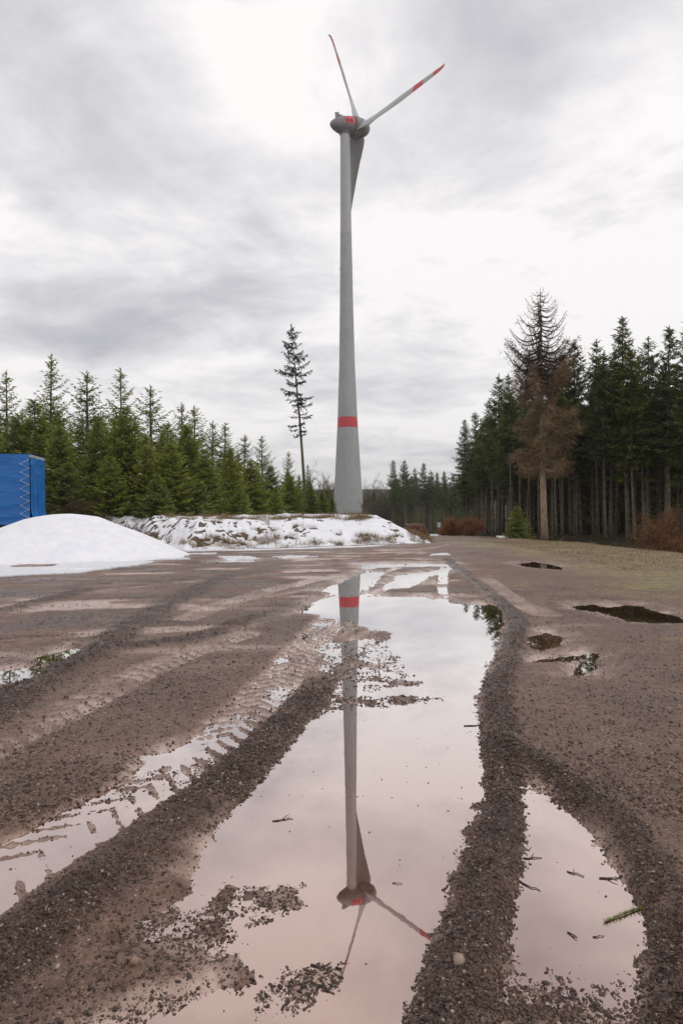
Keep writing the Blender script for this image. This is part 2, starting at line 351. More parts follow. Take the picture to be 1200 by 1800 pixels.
SLUSH = [W([(570, 1130), (680, 1120), (700, 1160), (740, 1205), (600, 1225), (560, 1215)]), W([(520, 1228), (780, 1222), (790, 1232), (640, 1246), (530, 1262)]), W([(400, 1560), (530, 1560), (520, 1590), (400, 1640), (330, 1640)]),
         W([(430, 1735), (540, 1700), (600, 1690), (600, 1740), (560, 1775), (450, 1790)]), W([(880, 1720), (960, 1705), (1150, 1690), (1150, 1900), (880, 1900)]),
         W([(790, 1500), (840, 1420), (850, 1480), (820, 1580), (790, 1590)]), W([(250, 1610), (420, 1580), (430, 1660), (340, 1670), (200, 1660)])]
HEAPS = [  # gravel thrown up beside the ruts: line, half width, height
    (W(dense([(-140, 1830), (0, 1700), (110, 1610), (240, 1505), (330, 1440), (400, 1380), (500, 1280), (560, 1215), (620, 1165), (680, 1112)])), .16, .036),
    (W(dense([(785, 985), (815, 1010), (872, 1055), (908, 1100), (892, 1170), (872, 1230), (878, 1300), (882, 1360), (885, 1420), (872, 1500), (850, 1580), (825, 1680), (795, 1790), (770, 1900)])), .125, .040),
    (W(dense([(880, 1320), (950, 1355), (1022, 1405), (1088, 1470), (1152, 1560), (1188, 1650), (1200, 1740), (1205, 1900)])), .10, .042),
    (W(dense([(-120, 1330), (0, 1245), (90, 1190), (165, 1150), (230, 1105), (300, 1065), (370, 1028), (402, 1014)])), .24, .042),
    (W(dense([(100, 1190), (200, 1148), (330, 1128), (450, 1090), (540, 1062), (585, 1048)])), .16, .035),
    (W(dense([(-80, 1100), (20, 1075), (100, 1055), (150, 1040)])), .22, .04),
    (W(dense([(560, 985), (600, 1000), (625, 1020), (615, 1045)])), .2, .035)]
RUTS = [  # line, half width, depth, lug height
    (W(dense([(-160, 1650), (0, 1545), (150, 1450), (300, 1362), (400, 1290), (470, 1220), (530, 1150), (580, 1095), (625, 1045), (650, 1015), (660, 1005)])), .225, .040, .026),
    (W(dense([(-60, 1345), (30, 1300), (150, 1240), (300, 1165), (430, 1118)])), .20, .022, .028),
    (W(dense([(560, 1190), (610, 1140), (680, 1095)])), .12, .03, .02),
    (W(dense([(800, 1000), (850, 1040), (880, 1080)])), .10, .02, .0), (W([(779, 998), (777, 1030), (775, 1066)]), .11, .034, .016), (W([(850, 1020), (900, 1060), (960, 1085)]), .2, .012, .0),
    (W(dense([(-60, 1250), (20, 1215), (90, 1170), (170, 1135)])), .16, .026, .027), (W(dense([(330, 1090), (440, 1050), (560, 1020), (700, 990)])), .2, .02, .0), (W([(655, 1046), (720, 1018), (790, 998)]), .13, .036, .01), (W([(560, 1060), (640, 1018), (700, 1000)]), .12, .034, .01)]
CLAY = [W(dense(q)) for q in ([(-100, 1130), (40, 1115), (150, 1105), (300, 1080), (450, 1055), (590, 1030)], [(-50, 1060), (150, 1045), (300, 1028), (450, 1014), (600, 1000)], [(240, 1130), (400, 1112), (520, 1080), (600, 1055)], [(-60, 1180), (60, 1155), (160, 1140)],
                              [(600, 985), (760, 962), (800, 950)], [(520, 1000), (700, 975), (790, 958)], [(640, 1090), (520, 1180), (380, 1300), (240, 1400), (60, 1500)])]
SNOWG = [W([(-300, 996), (-300, 1030), (0, 1017), (70, 1013), (140, 1011), (175, 1004), (235, 998), (282, 990), (200, 988), (110, 994), (90, 999), (30, 1000), (0, 994)]),
         W([(270, 985), (330, 984), (335, 986), (270, 988)]), W([(318, 968), (380, 966), (500, 963), (620, 958), (700, 955), (640, 962), (500, 967), (330, 971)]),
         W([(470, 982), (530, 980), (560, 981), (500, 984)]), W([(330, 975), (380, 974), (378, 977), (330, 977)]), W([(380, 981), (420, 980), (455, 984), (400, 985)]), W([(755, 976), (790, 975), (790, 978), (757, 979)]),
         [(14.6, 27), (19, 26.5), (20, 31), (15.5, 31)], [(7.2, 62), (9.6, 62), (13, 90), (10.2, 90)], [(9.5, 40), (10.2, 40), (13.2, 58), (12.4, 58)], [(12.5, 34), (15, 34), (15, 36), (12.5, 36)]]
GRASS = [W([(790, 948), (960, 950), (1300, 985), (1400, 1100), (1200, 1052), (1080, 1012), (950, 976), (860, 962)]), [(8.6, 20), (12.5, 20), (13, 48), (9, 46)], [(8.5, 60), (11, 60), (17, 110), (13, 110)]]
def ground_fields(x, Y):
    r = np.hypot(x, Y); near = 1 - smooth(20, 27, Y)
    jit = fbm(x, Y, .35, 4, 11) * .05 + fbm(x, Y, .06, 3, 12) * .03
    und = fbm(x, Y, 1.6, 3, 3)
    h = .034 + .014 * und + .007 * fbm(x, Y, .3, 3, 21)
    fine = fbm(x, Y, .035, 3, 31) * .0085 + fbm(x, Y, .10, 2, 32) * .004
    damp = np.clip(.35 + .5 * und, 0, .8); grav = np.clip(.18 + .45 * fbm(x, Y, .7, 3, 41), 0, .5); clay = np.zeros_like(h); silt = np.zeros_like(h); snow = np.zeros_like(h); moss = np.zeros_like(h)
    for ln in CLAY:
        d, s, _ = seg_dist(x, Y, ln); k = np.exp(-(d / .16) ** 2) * (.55 + .6 * fbm(x, Y, .5, 3, 51)); clay = np.maximum(clay, np.clip(k, 0, 1)); silt = np.maximum(silt, np.clip(k * 1.1 - .45, 0, .8)); h -= .008 * np.clip(k, 0, 1)
    stx, sty = x * .30 + Y * .05, Y - x * .10      # old tracks that cross the yard far left
    st = smooth(5, 9, Y) * smooth(3.5, 1.5, x); s1, s2 = fbm(stx, sty, .55, 4, 151), fbm(stx + 3, sty * 1.0, .28, 3, 152)
    clay = np.maximum(clay, st * smooth(.02, .3, s1) * .9); silt = np.maximum(silt, st * smooth(.30, .42, s1) * .8); damp = np.maximum(damp, st * smooth(.0, -.35, s1)); grav = np.maximum(grav, st * smooth(.1, .4, s2) * .75); h = h + st * .014 * s1 - st * .012 * smooth(.25, .45, s1) - .016 * smooth(10, 14, Y) * st * smooth(.28, .42, s2)
    for i, pl in enumerate(PUDDLES):
        d = poly_sd(x, Y, pl) + jit * (1 + .05 * Y) - .035; w = .09 + .010 * Y
        t = smooth(-w, w, d); h = h * t + (-.021) * (1 - t)
        damp = np.maximum(damp, (1 - smooth(0, .22 + .03 * Y, d)))
        clay = np.maximum(clay, .6 * (1 - smooth(0, .35, d))); silt = np.maximum(silt, .85 * (1 - smooth(0, .10 + .02 * Y, d + jit)) * np.clip(.6 + fbm(x, Y, .25, 2, 78), 0, 1))
    for ln, w, dep, lug in RUTS:
        d, s, sg = seg_dist(x, Y, ln); k = 1 - smooth(w * .75, w * 1.1, d + jit * .6)
        zz_ = (s + .9 * np.abs(sg + .02 * fbm(x, Y, .3, 2, 8))) / .145
        bars = smooth(.35, .9, np.sin(zz_ * 2 * math.pi) + .6 * fbm(x, Y, .12, 2, 61))
        side = smooth(-.02, .03, sg if lug == .028 else -sg + .0)    # lugs show on one half of the rut only
        if lug > .025: side = np.ones_like(side)
        h = h - k * (dep + .014 * fbm(x, Y, .6, 3, 62) + .0018 * np.sin(sg * 150 + 3 * fbm(x, Y, .8, 2, 64))) + k * lug * bars * side * (.75 + .6 * fbm(x, Y, .4, 3, 63))
        damp = np.maximum(damp, k); clay = np.maximum(clay, k * .8); grav = grav * (1 - k * .8); silt = np.maximum(silt, k * np.clip((.95 if dep > .03 else .5) + .5 * fbm(x, Y, .35, 3, 65), 0, 1) * (1 - .8 * bars * side * (lug > 0)))
    for i, pl in enumerate(SLUSH):
        d = poly_sd(x, Y, pl) + jit; k = 1 - smooth(-.05, .08, d)
        h = h * (1 - k) + k * ((-.004 if i == 0 else .0005) + .012 * fbm(x, Y, .09, 3, 71) + .006 * fbm(x, Y, .3, 2, 72)); damp = np.maximum(damp, k); grav = np.maximum(grav, k * .45)
    for ln, w, a in HEAPS:
        d, s, _ = seg_dist(x, Y, ln); k = np.exp(-(np.abs(d + jit * .9) / (w * .80 * (1 - .4 * smooth(4, 6.5, Y) * smooth(-1.2, -.7, x) * (x < 1.0)))) ** 2.4) * (1 - .8 * smooth(4.6, 7.2, Y) * smooth(-1.2, -.7, x) * (x < 1.0))
        k = k * (.85 + .40 * fbm(x, Y, .30, 3, 81)); h = h + a * k + k * (.013 * fbm(x, Y, .07, 3, 82) + .010 * fbm(x, Y, .022, 2, 83)); kg = np.exp(-(np.abs(d + jit * .9) / (w * 1.12 * (1 - .45 * smooth(4, 6.5, Y) * smooth(-1.2, -.7, x) * (x < 1.0)))) ** 4) * (1 - .7 * smooth(5, 7.5, Y) * smooth(-1.2, -.7, x) * (x < 1.0)) * np.clip(.9 + .35 * fbm(x, Y, .2, 3, 84), 0, 1); grav = np.maximum(grav, kg); clay = clay * (1 - kg); silt = silt * (1 - kg)
        damp = np.maximum(damp, .6 * k)
    for pl in GRASS:
        d = poly_sd(x, Y, pl); k = (1 - smooth(-.3, 1.2, d + 1.2 * fbm(x, Y, 1.2, 3, 91))) * np.clip(.75 + .9 * fbm(x, Y, .8, 3, 92), 0, 1); moss = np.maximum(moss, k)
    spots = smooth(.42, .6, fbm(x, Y, .3, 2, 95)) * smooth(1.2, 3.5, x) * .5; moss = np.maximum(moss, spots * smooth(4, 6, Y))
    for pl in SNOWG:
        d = poly_sd(x, Y, pl) + .12 * fbm(x, Y, .9, 4, 96) + .04 * fbm(x, Y, .15, 2, 97); k = 1 - smooth(-.03, .03, d); snow = np.maximum(snow, k); h = h + .03 * k
    h = (h + fine) * near + (1 - near) * (.03 + .02 * und)
    return h, damp, grav, moss, snow, clay, silt
def ground_z(x, Y):
    x = np.atleast_1d(np.asarray(x, float)); Y = np.atleast_1d(np.asarray(Y, float)); return ground_fields(x, Y)[0] + terrain(x, Y)
# ground sheet: rings round the standing point, fine in front, coarse elsewhere
th = np.concatenate([np.linspace(-180, -42, 30)[:-1], np.linspace(-42, -28.5, 60)[:-1], np.linspace(-28.5, 28.5, 760), np.linspace(28.5, 42, 60)[1:], np.linspace(42, 180, 30)[1:-1]])
rr_ = np.concatenate([[.02, .3, .7, 1.0], 1 / np.linspace(1 / 1.3, 1 / 14.0, 640), 1 / np.linspace(1 / 14.1, 1 / 60.0, 90), np.geomspace(62, 5200, 75)])
TH, RR = np.meshgrid(np.radians(th), rr_); X = RR * np.sin(TH); Y = RR * np.cos(TH)
h, damp, grav, moss, snow, clay, silt = ground_fields(X, Y)
bm = bank_mask(X, Y); under = smooth(.1, .8, bm) * (1 - smooth(44, 47, Y)) * (RR < 60)
Z = terrain(X, Y) + h - .25 * under
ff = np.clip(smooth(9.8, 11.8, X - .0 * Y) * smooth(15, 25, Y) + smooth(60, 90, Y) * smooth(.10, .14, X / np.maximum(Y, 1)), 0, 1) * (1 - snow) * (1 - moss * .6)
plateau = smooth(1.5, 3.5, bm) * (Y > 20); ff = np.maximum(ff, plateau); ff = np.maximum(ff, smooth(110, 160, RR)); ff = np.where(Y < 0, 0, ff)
nr, nt_ = X.shape; idx = np.arange(nr * nt_).reshape(nr, nt_); nx = np.roll(idx, -1, axis=1)
Fq = np.stack([idx[:-1], nx[:-1], nx[1:], idx[1:]], -1).reshape(-1, 4)[:, ::-1]
one = np.ones(X.size)
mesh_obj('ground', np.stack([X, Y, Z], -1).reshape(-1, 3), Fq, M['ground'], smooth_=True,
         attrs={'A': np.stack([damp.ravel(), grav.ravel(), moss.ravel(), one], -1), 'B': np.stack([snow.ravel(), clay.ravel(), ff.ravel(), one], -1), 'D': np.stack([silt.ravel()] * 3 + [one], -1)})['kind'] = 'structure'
wv = [(-16, -1, 0), (8.5, -1, 0), (8.5, 21.5, 0), (-16, 21.5, 0)]
tag(mesh_obj('puddle_water', wv, [(0, 1, 2, 3)], M['water']), kind='structure')
# wooded hills on the horizon
# ------------------------------------------------------------------ snowy bank
gx = np.arange(-24, 6.0, .075); gy = np.concatenate([np.arange(23.6, 33, .075), np.arange(33, 47, .3)]); GX, GY = np.meshgrid(gx, gy)
d = bank_mask(GX, GY); slope = smooth(-.2, .8, d) * (1 - smooth(3.0, 4.2, d))
lump = fbm(GX, GY, 1.1, 4, 101); lump2 = fbm(GX * 1.2 - GY * .8, GY * 1.2 + GX * .6, .5, 4, 102)
rough_part = smooth(-.2, -3.2, GX) * .9 + .25 + smooth(1.6, 2.6, GX) * .35
Zb = terrain(GX, GY) + .03 + .20 * smooth(1.4, 3.2, d) * fbm(GX, GY, 1.7, 3, 109) + slope * (.18 * lump + .15 * lump2 * rough_part + .06 * fbm(GX, GY, .14, 3, 107) * rough_part) + .03 * fbm(GX, GY, .5, 2, 104) + (1 - slope) * smooth(3, 4.5, d) * (.05 * lump)
Zb = np.where(d < -.05, Zb - .12, Zb) - .10 * smooth(.25, -.05, d)
dirt = slope * rough_part * np.clip(fbm(GX * 1.3 - GY * .7, GY * 1.3 + GX * .5, .6, 4, 108) * .9 + .9 * fbm(GX, GY * 1.5, .15, 3, 103) - .02, 0, 1) * 2.4 + smooth(3.8, 5.2, d) * .8 * np.clip(.0 + fbm(GX, GY, .8, 3, 105), 0, 1)
dirt = dirt + smooth(2.3, 3.1, GX) * slope * np.clip(.0 + fbm(GX, GY, .5, 3, 106), 0, 1)
dirt = dirt * smooth(.15, .7, d)
sn = np.clip(1.0 - dirt * 1.25, 0, 1); Zb = Zb + .05 * smooth(.3, .7, sn) * smooth(.1, .5, d)
keep = (d > -.3); nY, nX = GX.shape; ix = np.arange(nX * nY).reshape(nY, nX)
kq = keep[:-1, :-1] & keep[1:, 1:] & keep[:-1, 1:] & keep[1:, :-1]
Fq = np.stack([ix[:-1, :-1], ix[:-1, 1:], ix[1:, 1:], ix[1:, :-1]], -1)[kq]
used = np.unique(Fq); remap = -np.ones(nX * nY, int); remap[used] = np.arange(len(used))
VB = np.stack([GX, GY, Zb], -1).reshape(-1, 3)[used]
tag(mesh_obj('snow_bank', VB, remap[Fq], M['bank'], smooth_=True, attrs={'A': np.stack([sn.ravel()[used]] * 3 + [np.ones(len(used))], -1)}), kind='structure')
# ------------------------------------------------------------------ smooth snow heap by the trailer
u = np.linspace(0, 1, 60); a_ = np.linspace(0, 2 * math.pi, 120, endpoint=False); U_, A_ = np.meshgrid(u, a_)
HX, HY = -7.9, 20.8
ex = np.where(np.cos(A_) > 0, 3.5 + 0 * U_, 6.2); ey = np.where(np.sin(A_) > 0, 2.6, 2.75)
rg_ = 1 + .035 * fbm(np.cos(A_) * 4, np.sin(A_) * 4, 1, 3, 121) * U_ ** 2 * 2
hx = HX + U_ * np.cos(A_) * ex * rg_; hy = HY + U_ * np.sin(A_) * ey * rg_
pr = np.clip(1 - U_, 0, 1); hz = 1.30 * (1 - np.exp(-(pr / .42) ** 1.25)) / (1 - math.exp(-(1 / .42) ** 1.25))
hz = np.minimum(hz, 1.30 * (pr * 1.42 + .0)); hz = 1.3 * np.tanh(hz / 1.3 * 1.25) / math.tanh(1.25)
hz = 1.27 * np.clip(np.minimum(pr * 1.22, 1 - .55 * (1 - pr) ** 1.6 - .55 * (1 - pr) ** 4), 0, 1) ** 1.0 * (1 - .42 * smooth(.4, 4.5, HX - hx))
hz = hz * (1 - .10 * np.exp(-((pr - .12) / .1) ** 2)) + (.05 * fbm(hx, hy, 1.4, 3, 120) + .012 * fbm(hx, hy, .3, 3, 122)) * np.minimum(pr * 4, 1)
ii = np.arange(U_.size).reshape(U_.shape); nn = np.roll(ii, -1, axis=0)
Fh = np.stack([ii[:, :-1], ii[:, 1:], nn[:, 1:], nn[:, :-1]], -1).reshape(-1, 4)
tag(mesh_obj('snow_pile', np.stack([hx, hy, hz + .015], -1).reshape(-1, 3), Fh, M['snow'], smooth_=True), 'smooth heap of clean white snow piled in front of the blue trailer', 'snow pile', kind='thing')
# ------------------------------------------------------------------ loose gravel
def stones(n, rmax, near):
    r = rng.uniform(1 / rmax, 1 / 1.35, n) ** -1 if near else np.sqrt(rng.uniform(0, 1, n)) * rmax
    a = rng.uniform(-.53, .53, n); return r * np.sin(a), r * np.cos(a)
ico_v = []; t = (1 + 5 ** .5) / 2
for s1 in (-1, 1):
    for s2 in (-1, 1): ico_v += [(0, s1, s2 * t), (s1, s2 * t, 0), (s2 * t, 0, s1)]
ico_v = np.array(ico_v, float); ico_v /= np.linalg.norm(ico_v[0])
from itertools import combinations
_d = np.linalg.norm(ico_v[:, None] - ico_v[None], axis=2); _e = _d[_d > .01].min() * 1.05
ico_f = [(i, j, k) if np.dot(np.cross(ico_v[j] - ico_v[i], ico_v[k] - ico_v[i]), ico_v[i]) > 0 else (i, k, j) for i, j, k in combinations(range(12), 3) if _d[i, j] < _e and _d[j, k] < _e and _d[i, k] < _e]
ico_f = np.array(ico_f)
oct_v = np.array([(1, 0, 0), (-1, 0, 0), (0, 1, 0), (0, -1, 0), (0, 0, 1), (0, 0, -1)], float); oct_f = np.array([(0, 2, 4), (2, 1, 4), (1, 3, 4), (3, 0, 4), (2, 0, 5), (1, 2, 5), (3, 1, 5), (0, 3, 5)])
def scatter_stones(x, y, z, size, bv, bf):
    n = len(x); k = len(bv)
    sc3 = size[:, None] * np.stack([rng.uniform(.75, 1.3, n), rng.uniform(.6, 1.0, n), rng.uniform(.45, .8, n)], -1)
    v = bv[None] * sc3[:, None, :] * rng.uniform(.62, 1.28, (n, k, 1)) + rng.normal(0, .0012, (n, k, 3)); a = rng.uniform(0, 6.28, n)
    tilt = rng.normal(0, .4, n)
    v2 = v.copy(); v2[..., 1] = v[..., 1] * np.cos(tilt)[:, None] - v[..., 2] * np.sin(tilt)[:, None]; v2[..., 2] = v[..., 1] * np.sin(tilt)[:, None] + v[..., 2] * np.cos(tilt)[:, None]
    vx = v2[..., 0] * np.cos(a)[:, None] - v2[..., 1] * np.sin(a)[:, None]; vy = v2[..., 0] * np.sin(a)[:, None] + v2[..., 1] * np.cos(a)[:, None]
    V = np.stack([vx + x[:, None], vy + y[:, None], v2[..., 2] + z[:, None]], -1).reshape(-1, 3)
    Fs = (bf[None] + (np.arange(n) * k)[:, None, None]).reshape(-1, 3); col = np.repeat(rng.uniform(0, 1, n), k)
    return V, Fs, col
def stone_field(n, rmin, rmax, smin, smax, bv, bf, name):
    r = 1 / rng.uniform(1 / rmax, 1 / rmin, n); a = rng.uniform(-.54, .54, n); x, y = r * np.sin(a), r * np.cos(a)
    h, damp, grav, moss, snow, clay, silt = ground_fields(x, y)
    pk = np.clip(grav ** 1.5 * 1.1 + .12, 0, 1) * (snow < .5) * np.where(h > -.006, 1, .012) * np.where(np.abs(h) < .010, 1.8, 1)
    k = rng.uniform(0, 1, n) < pk; x, y, h, g = x[k], y[k], h[k], grav[k]
    s = smin + (smax - smin) * rng.uniform(0, 1, len(x)) ** 3.6
    s = np.where(h < -.006, np.minimum(s, .005), s)
    V, Fs, col = scatter_stones(x, y, np.maximum(h, -.001) + s * .12, s, bv, bf)
    print(name, len(x))
    tag(mesh_obj('gravel', V, Fs, M['stone'], attrs={'S': np.stack([col] * 3 + [np.ones(len(col))], -1)}, smooth_=False), kind='stuff')
stone_field(130000, 1.4, 4.2, .0020, .0088, ico_v, ico_f, 'near')
stone_field(150000, 3.4, 13, .004, .014, oct_v, oct_f, 'far')
# ------------------------------------------------------------------ foliage
def tris(p, d, L, w, rs):
    """n slim triangles from p along d, length L, width w, rolled at random."""
    n = len(p); d = d / np.linalg.norm(d, axis=1, keepdims=True)
    q = rs.normal(size=(n, 3)); s = np.cross(d, q); s /= np.linalg.norm(s, axis=1, keepdims=True) + 1e-9
    L = np.broadcast_to(L, (n,))[:, None]; w = np.broadcast_to(w, (n,))[:, None]
    return np.stack([p - s * w * .5 + d * L * .15, p + s * w * .5 + d * L * .15, p + d * L], 1).reshape(-1, 3)
def crown(seed, H, z0, R, shape, whorl=.38, nb=7, step=.11, tl=.5, tw=.07, k=4, rise=.15, droop=.45, up=.25, hang=.3, skip=0.0, twig_from=.12, jitter=.25, irregular=.25, bare=0.0, tipcut=None):
    rs = np.random.default_rng(seed); T, S, SP, SPF = [], [], [], []; nv = 0
    z = z0
    while z < H - .25:
        f = (z - z0) / (H - z0); Lw = R * shape(f)
        nbz = max(3, int(nb * (.75 + .5 * rs.random())))
        a0 = rs.random() * 6.28
        for b in range(nbz):
            if rs.random() < skip: continue
            az = a0 + b * 6.283 / nbz + rs.normal(0, .3); L = Lw * (1 + rs.normal(0, irregular)); L = min(max(.12, L), 1.4 * Lw)
            zb = z + rs.uniform(-.5, .5) * whorl; out = np.array([math.cos(az), math.sin(az), 0]); per = np.array([-math.sin(az), math.cos(az), 0])
            n = max(3, int(L / step)); t = np.linspace(twig_from, 1, n)
            ri, dr, u_ = rise + (.55 * f), droop * (1 - .6 * f), up
            def spine(t): return np.outer(t * L, out) + np.outer(np.ones_like(t), [0, 0, zb]) + np.outer(L * (ri * t - dr * t * t + u_ * t ** 3), [0, 0, 1.])
            ps = spine(t); ts = np.linspace(0, 1, 6); sp = spine(ts); rad_ = (.012 + .012 * L) * (1 - ts * .85)
            for i3 in range(3):
                ang = i3 * 2.094; SP.append(sp + np.outer(rad_, per * math.cos(ang) + np.array([0, 0, 1]) * math.sin(ang)))
            for i in range(5):
                for i3 in range(3):
                    j3 = (i3 + 1) % 3; a1, a2 = nv + i3 * 6 + i, nv + j3 * 6 + i; SPF.append((a1, a1 + 1, a2)); SPF.append((a2, a1 + 1, a2 + 1))
            nv += 18
            if bare and rs.random() < bare: continue
            for sgn in (-1, 1):
                wl_ = tl * (1 - .62 * t) * min(1, .35 + L * .5) * rs.uniform(.6, 1.2, n)
                dr_ = out * .75 + per * sgn * .8; dirs = np.tile(dr_, (n, 1)) + rs.normal(0, jitter, (n, 3)); dirs[:, 2] -= hang * rs.uniform(.3, 1.4, n)
                dirs /= np.linalg.norm(dirs, axis=1, keepdims=True)
                for q in range(k):
                    st = ps + dirs * (wl_ * q / k)[:, None] * rs.uniform(.8, 1.1, (n, 1)); dd = dirs + rs.normal(0, .42, (n, 3)); dd[:, 2] -= hang * .3
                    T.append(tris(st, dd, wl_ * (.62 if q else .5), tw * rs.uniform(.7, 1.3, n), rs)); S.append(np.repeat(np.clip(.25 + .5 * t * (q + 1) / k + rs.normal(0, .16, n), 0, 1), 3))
            # tip
            T.append(tris(ps[-2:], np.tile(out + [0, 0, .2], (2, 1)) + rs.normal(0, .2, (2, 3)), tl * .6, tw, rs)); S.append(np.full(6, .8))
        z += whorl * (.8 + .4 * rs.random()) * (1 - .35 * f)
    # leader
    zt = np.linspace(H - .9, H - .1, 12); pt = np.stack([0 * zt, 0 * zt, zt], -1)
    T.append(tris(np.repeat(pt, 3, 0), rs.normal(0, .5, (36, 3)) + [0, 0, .8], .22 * min(1, H / 12 + .3), tw * .6, rs)); S.append(np.full(108, .5))
    return np.concatenate(T), np.concatenate(S), np.concatenate(SP), SPF
def trunk_mesh(seed, H, r0, bend=.0, lean=(0, 0)):
    rs = np.random.default_rng(seed); n = 10; pts = []; rd = []
    ph = rs.random() * 6
    for i in range(n + 1):
        t = i / n; pts.append((bend * math.sin(t * 2.5 + ph) * t * (1 - t), bend * math.cos(t * 2 + ph) * t * (1 - t), t * H - .3 * (1 - t))); rd.append(r0 * (1.18 if i == 0 else 1) * (1 - t) ** .8 + .012)
    return tube(pts, rd, 9)
def build_tree(name, seed, H, r0, mat, barkm, crown_args, bend=.15, snow=0, wood='twigwood'):
    root = empty(name, (0, 0, 0)); V, Fc = trunk_mesh(seed, H, r0, bend); tr = mesh_obj('trunk', V, Fc, barkm, root, smooth_=True)
    T, S, SP, SPF = crown(seed, H, **crown_args)
    nT = len(T); V = np.concatenate([T, SP]); Fa = np.concatenate([np.arange(nT).reshape(-1, 3), np.array(SPF) + nT])
    mi = np.concatenate([np.zeros(nT // 3, int), np.ones(len(SPF), int)]); col = np.concatenate([S, np.full(len(SP), .3)])
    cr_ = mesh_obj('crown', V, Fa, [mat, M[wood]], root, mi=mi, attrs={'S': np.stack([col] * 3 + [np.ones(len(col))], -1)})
    if name == 'tall_spruce':      # dead side branches down the bare trunk
        T, S, SP, SPF = crown(seed + 7, crown_args['z0'] + 2.5, z0=1.6, R=1.0, shape=lambda f: .6 + .5 * f, whorl=.55, nb=4, step=.22, tl=.4, tw=.025, k=2, rise=-.05, droop=.35, up=.1, hang=.35, irregular=.5, skip=.35)
        nT = len(T); V = np.concatenate([T, SP]); Fa = np.concatenate([np.arange(nT).reshape(-1, 3), np.array(SPF) + nT]); col = np.concatenate([S, np.full(len(SP), .3)])
        tag(mesh_obj('dead_branches', V, Fa, M['baretwig'], root, attrs={'S': np.stack([col] * 3 + [np.ones(len(col))], -1)}), kind='stuff')
    if snow:
        rs = np.random.default_rng(seed + 99); ks = rs.choice(nT // 3, snow); ps = T.reshape(-1, 3, 3)[ks].mean(1)
        keepk = (ps[:, 2] < H * .75) & (np.hypot(ps[:, 0], ps[:, 1]) > .5); ps = ps[keepk] + [0, 0, .04]; n = len(ps)
        V2, F2, _ = scatter_stones(ps[:, 0], ps[:, 1], ps[:, 2], rs.uniform(.035, .11, n), oct_v * np.array([1.5, 1.2, .55]), oct_f)
        tag(mesh_obj('snow', V2, F2, M['snow'], root, smooth_=True), kind='stuff')
    root['_h'] = H; return root
def copy_tree(o):
    c = o.copy(); C.objects.link(c)
    for ch in o.children:
        d = ch.copy(); C.objects.link(d); d.parent = c
    return c
used_proto = set()
def plant(proto, x, Y, H, label, group=None, cat='tree', rz=None, lean=(0, 0), wide=1.0, sink=.05):
    o = proto if proto.name not in used_proto else copy_tree(proto)
    used_proto.add(proto.name)
    z = float(terrain(x, Y)) - sink; s = H / proto['_h']
    o.location = (x, Y, z); o.scale = (s * wide, s * wide, s); lx_, ly_ = (0, 0) if lean != (0, 0) else (random.gauss(0, .013), random.gauss(0, .013)); o.rotation_euler = (lean[0] + lx_, lean[1] + ly_, random.random() * 6.28 if rz is None else rz)
    tag(o, label, cat); 
    if group: o['group'] = group
    return o
random.seed(4)
yshape = lambda f: max(.06, (1 - f) ** .85 * (1.0 if f > .12 else .75 + 2 * f))
young = [build_tree('young_spruce', 200 + i, 9.0, .11, M['young'], M['bark'], dict(z0=.35, R=2.15 + .2 * (i % 2), shape=yshape, whorl=.42, nb=8, step=.10, tl=.62, tw=.075, k=4, rise=.1, droop=.35, up=.3, hang=.18, irregular=.18), snow=90) for i in range(4)]
sparse = [build_tree('young_spruce', 230 + i, 9.0, .11, M['young'], M['bark'], dict(z0=1.0, R=2.0, shape=yshape, whorl=.50, nb=6, step=.11, tl=.42, tw=.07, k=4, rise=.15, droop=.3, up=.35, hang=.12, irregular=.22), snow=30) for i in range(2)]
oshape = lambda f: max(.05, (1 - f) ** .9 * min(1, .55 + f * 2.0))
old = [build_tree('tall_spruce', 300 + i, 18.0, .14, M['old'], M['bark'], dict(z0=7.2 + i * .7, R=2.1 + .25 * (i % 3), shape=oshape, whorl=.50, nb=7, step=.13, tl=.75, tw=.10, k=4, rise=.10, droop=.55, up=.3, hang=.55, irregular=.38, skip=.14), bend=.5) for i in range(5)]
# edge spruces, crowns reaching lower on the sunlit side
old.append(build_tree('tall_spruce', 311, 18.0, .175, M['old'], M['bark'], dict(z0=5.2, R=2.6, shape=oshape, whorl=.5, nb=7, step=.13, tl=.8, tw=.10, k=4, rise=.08, droop=.6, up=.32, hang=.6, irregular=.4, skip=.1), bend=.4))
# --- the young plantation on the left: (pixel x of the tip, pixel y of the tip, distance, proto)
LY = [(8, 650, 38, 4), (84, 622, 38, 4), (152, 648, 40, 5), (212, 646, 41, 4), (266, 676, 44, 5), (318, 705, 47, 5), (345, 712, 49, 4), (372, 738, 50, 5), (394, 742, 52, 4), (428, 762, 56, 5), (462, 765, 60, 4), (505, 792, 66, 5), (540, 815, 74, 4), (575, 842, 84, 4)]
LL = ['young spruce with the tallest bare-tipped top, right above the blue trailer', None]
lab_back = ['young spruce poking up above the left end of the blue trailer', 'tallest young spruce, its spiky top above the blue trailer corner', 'second tallest pointed young spruce, open top right of the trailer',
            'young spruce with a forked spiky top behind the middle of the snow heap', 'short-topped young spruce above the right slope of the snow heap', 'slim young spruce with thin top, left of a twin pair', 'young spruce of the twin pair halfway along the green row',
            'thin-topped young spruce just left of the leaning dark crown', 'young spruce with a bushy tip above the middle of the snowy bank', 'young spruce with feathery top left of the tall thin spruce', 'young spruce with round top, two crowns left of the bare thin trunk',
            'young spruce just left of the foot of the tall thin spruce', 'low young spruce right beside the thin bare trunk', 'last small young spruce beside the concrete tower foot']
